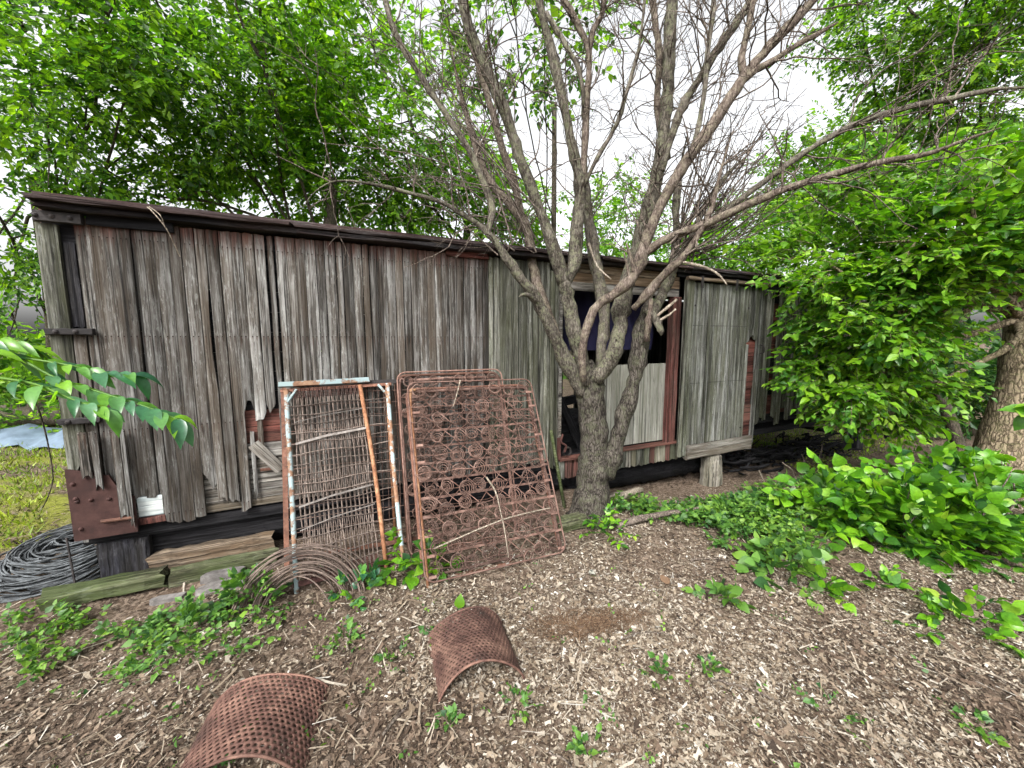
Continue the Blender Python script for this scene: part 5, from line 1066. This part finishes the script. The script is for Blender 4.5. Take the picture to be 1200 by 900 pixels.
carpet('ground_cover', 'green ivy like weeds at the left edge of the foreground', [(-2.7, 1.98, .5, .22, 200), (-2.3, 1.95, .4, .18, 120), (-2.05, 1.86, .4, .15, 70), (-1.5, 1.95, .35, .2, 40)], .036, 'weed', h=.07)
carpet('ground_cover', 'scattered tiny green sprouts over the leaf litter', [(0, 1.9, 2.2, .9, 60), (-1.5, 1.7, .9, .5, 70), (.9, 1.7, .8, .4, 40), (-.7, 2.0, .5, .3, 40)], .02, 'weed', k=4, h=.03)
def grass():
    n = 26000; X = rg.uniform(-13, -3.5, n); Y = rg.uniform(2.9, 9, n); nz = np.sin(.8 * X) + np.sin(2.6 * Y + .6) + .6 * np.sin(3.1 * X + 1.3 * Y); ok = (nz > .15) & off_car(np.column_stack([X, Y, np.zeros(n)])); X, Y = X[ok], Y[ok]; n = len(X)
    a = rg.uniform(0, 6.283, n); h = rg.uniform(.03, .09, n); w = rg.uniform(.006, .013, n); P = np.column_stack([X, Y, hgt(X, Y)]); u = np.column_stack([np.cos(a), np.sin(a), np.zeros(n)]); l = rg.normal(0, .5, (n, 3)); l[:, 2] = 1
    V = np.stack([P - u * w[:, None], P + u * w[:, None], P + l * h[:, None]], 1).reshape(-1, 3); T = np.arange(n * 3).reshape(-1, 3)
    tag(link('grass', mesh_np('grass', V, [T], MT['grass'])), 'yellow green mossy grass on the ground left of the boxcar', 'grass', kind='stuff')
    X = rg.uniform(4.3, 7.5, 7000); Y = rg.uniform(4.4, 8.4, 7000); P = np.column_stack([X, Y, hgt(X, Y)]); g = wall_gap(X, Y); P = P[(g > -.3) & (g < 2.4)]; n = len(P); a = rg.uniform(0, 6.283, n); u = np.column_stack([np.cos(a), np.sin(a), np.zeros(n)]); l = rg.normal(0, .5, (n, 3)); l[:, 2] = 1; h = rg.uniform(.02, .05, n)
    V = np.stack([P - u * .01, P + u * .01, P + l * h[:, None]], 1).reshape(-1, 3)
    tag(link('moss', mesh_np('moss', V, [np.arange(n * 3).reshape(-1, 3)], MT['grass'])), 'mossy green growth on the ground under the far boxcar boards', 'moss', kind='stuff')
grass()

# sapling at the left whose leafy branch reaches into the picture
def sapling():
    base = np.array([-1.95, .72, 0.]); root = empty('sapling', tuple(base)); tag(root, 'leafy green branch with pointed leaves reaching in from the left', 'sapling')
    MB().tube(smooth_path([base - (0, 0, .1), base + (.03, .05, .6), base + (.02, .1, 1.2), base + (-.1, .12, 1.9)]) - base, np.linspace(.016, .008, 13), 8, lump=.05).obj('stem', MT['twig'], root, True)
    O, A, N, S = [], [], [], []
    def branch(pts, nl, size, k0=.15):
        P = smooth_path([survey(*q) if isinstance(q, tuple) else q for q in pts], 8); MB().tube(P - base, np.linspace(.0042, .0015, len(P)), 6).obj('twig', MT['weed'], root, True)
        for i in range(nl):
            t = k0 + (1 - k0) * (i + .5) / nl; f = t * (len(P) - 1); j = min(int(f), len(P) - 2); p = P[j] + (P[j + 1] - P[j]) * (f - j); d = unit(P[j + 1] - P[j]); lat = unit(np.cross(d, (0, 0, 1.))); sd = 1 if i % 2 else -1
            O.append(p); A.append(unit(d * .7 + lat * sd * .65 + np.array([0, 0, -.35]) + rg.normal(0, .16, 3))); N.append(unit(np.array([0, -.25, 1.]) + rg.normal(0, .3, 3))); S.append(size * rg.uniform(.75, 1.2))
        O.append(P[-1]); A.append(unit(P[-1] - P[-2] + np.array([0, 0, -.02]))); N.append(np.array([0, -.2, 1.])); S.append(size * 1.1)
    b0 = base + np.array([.02, .1, 1.18])
    m1 = survey(20, 418, 1.12)
    branch([b0, survey(-60, 430, 1.0), m1], 5, .085, .5)
    branch([m1, (80, 428, 1.15), (120, 436, 1.18), (158, 440, 1.2)], 17, .078)
    branch([m1, (70, 445, 1.12), (125, 462, 1.12), (175, 478, 1.12), (210, 492, 1.12)], 24, .082)
    branch([survey(-20, 440, 1.05), (40, 450, 1.02), (90, 470, 1.0), (125, 480, 1.0)], 13, .072)
    branch([survey(-60, 400, 1.05), (-10, 400, 1.1), (30, 405, 1.15), (55, 420, 1.2)], 12, .08)
    link('foliage', leaf_mesh('foliage', np.array(O) - base, np.array(A), np.array(N), np.array(S), MT['leafF'], LEAF_XH, .66), root)
sapling()
# sprig of leaves entering at the right edge
def right_sprig():
    base = np.array([2.75, 1.05, 0.]); root = empty('sapling', tuple(base)); tag(root, 'leafy twig with broad leaves poking in at the right edge', 'sapling')
    MB().tube(smooth_path([base - (0, 0, .1), base + (.02, .3, .7), base + (-.05, .75, 1.45)]) - base, np.linspace(.013, .006, 9), 7).obj('stem', MT['twig'], root, True)
    P = np.array([base + (-.05, .75, 1.45), survey(1235, 470, 1.85), survey(1195, 490, 1.9)]); MB().tube(smooth_path(P) - base, .004, 5).obj('twig', MT['weed'], root, True)
    n = 11; t = rg.random(n); O = P[0] + (P[2] - P[0]) * t[:, None]; A = unit(np.array([-.6, 0, -.2]) + rg.normal(0, .5, (n, 3))); N = unit(np.array([0, -.3, 1]) + rg.normal(0, .3, (n, 3)))
    link('foliage', leaf_mesh('foliage', O - base, A, N, rg.uniform(.08, .12, n), MT['leafS'], LEAF_XH, 1.2), root)
right_sprig()
# bush, thin vine and tarp at the left
O, Dv = mound((-8.3, 6.7, .0), (1.4, .6, 1.5), 260); bush('leafy_bush', 'shaded green bush in the left background above the tarp', (-8.3, 6.7), O, Dv, .3, 7, .10, 'leafL', LEAF_LO, 1.1, group=None)
O, Dv = mound((-5.9, 7.4, .0), (1.0, .6, 1.3), 160); bush('leafy_bush', 'bush behind the left end of the boxcar beside the tarp', (-5.9, 7.4), O, Dv, .3, 7, .10, 'leafL', LEAF_LO, 1.1, group=None)
def tarp():
    n, m = 30, 9; V = []
    for j in range(m):
        for i in range(n):
            x = -9.6 + 4.6 * i / (n - 1); y = 5.75 + 1.0 * j / (m - 1) + .1 * math.sin(i * .7); V.append((x, y, float(hgt(x, y)) + .03 + .22 * math.sin(math.pi * j / (m - 1)) * (.7 + .3 * math.sin(i * .9)) + .03 * math.sin(i * 1.7 + j * 2.3)))
    Q = [[j * n + i, j * n + i + 1, (j + 1) * n + i + 1, (j + 1) * n + i] for j in range(m - 1) for i in range(n - 1)]
    o = MB().add(V, Q).obj('tarpaulin', MT['tarp'], None, True); tag(o, 'pale blue tarpaulin spread over a low heap in the left background', 'tarpaulin')
    log_obj('far_log', 'dark log lying behind the pale blue tarpaulin', 'log', (-10.5, 7.2, .25), (-6.2, 7.3, .25), .22, .2, 'barkdark', 10, .06)
tarp()
tag(MB().tube(smooth_path([survey(38, 462, 1.9), survey(50, 495, 1.95), survey(58, 530, 2.0), survey(62, 560, 2.02), survey(57, 580, 2.05), survey(50, 595, 2.08)]), np.linspace(.004, .0025, 21), 5).obj('hanging_vine', MT['barkdark'], None, True), 'thin dark vine hanging in a curve left of the boxcar corner', 'vine')

# loose sticks and single leaves on the clearing
STK = [((.20, 1.62), .26, -.25, 'pale curved stick in front of the needle mat'), ((-.45, 2.02), .42, .35, 'long thin stick behind the smaller arch'), ((-.30, 1.95), .20, 2.4, 'bent twig beside the smaller arch'), ((.62, 1.98), .30, .1, 'thin stick on the right of the needle mat'), ((1.0, 1.72), .28, -.5, 'thin brown stick in the right foreground'), ((1.75, 2.0), .35, .3, 'long pale stem on the right of the clearing'), ((2.3, 1.85), .4, -.9, 'straw stem in the lower right'), ((-1.65, 1.75), .40, .8, 'straw stem lying on the left foreground'), ((-2.2, 2.25), .32, .3, 'root like stick by the flat stones'), ((-.55, 1.45), .2, 1.0, 'small stick on the bare soil'), ((.55, 2.95), .3, .5, 'pale twig lying in front of the trunk'), ((1.35, 2.75), .35, -.15, 'thin dark stick below the green carpet'), ((-.9, 1.9), .25, 1.9, 'short straw stem between the arches'), ((.15, 1.4), .22, -.7, 'short stick at the lower middle edge')]
for (x, y), L, a, lab in STK:
    t = np.linspace(0, 1, 8); P = np.column_stack([x + math.cos(a) * L * t + rg.normal(0, .006, 8), y + math.sin(a) * L * t + .03 * np.sin(t * 3) + rg.normal(0, .005, 8), np.zeros(8)]); P[:, 2] = hgt(P[:, 0], P[:, 1]) + .022
    tag(MB().tube(P, np.linspace(.006, .003, 8) * rg.uniform(.7, 1.3), 5, lump=.1).obj('dead_stick', MT['twiglight' if 'pale' in lab or 'straw' in lab else 'twig'], None), lab, 'stick', 'sticks on the clearing')
def one_leaf(label, x, y, z, ax, nm, s, m, w=1.2):
    o = np.array([[0., 0, 0]]); ob = link('fallen_leaf', leaf_mesh('fallen_leaf', o, np.array([ax], float), np.array([nm], float), s, MT[m], LEAF_XH, w), None, (x, y, float(hgt(x, y)) + z)); tag(ob, label, 'leaf')
one_leaf('single upright pale green leaf behind the smaller arch', -.33, 2.22, .03, (.1, .2, 1), (0, -1, .3), .085, 'leafB', 1.3)
one_leaf('round tan fallen leaf on the litter beside the trunk weeds', 1.05, 2.52, .03, (1, .3, .05), (0, -.3, 1), .075, 'needle', 1.6)
one_leaf('curled brown leaf near the short branch right of the litter', 1.62, 2.62, .03, (.5, 1, .05), (.2, -.4, 1), .08, 'needle', 1.3)
one_leaf('white scrap of leaf in the litter before the trunk', .55, 2.58, .03, (.7, -.5, .1), (0, -.3, 1), .05, 'panel', 1.6)
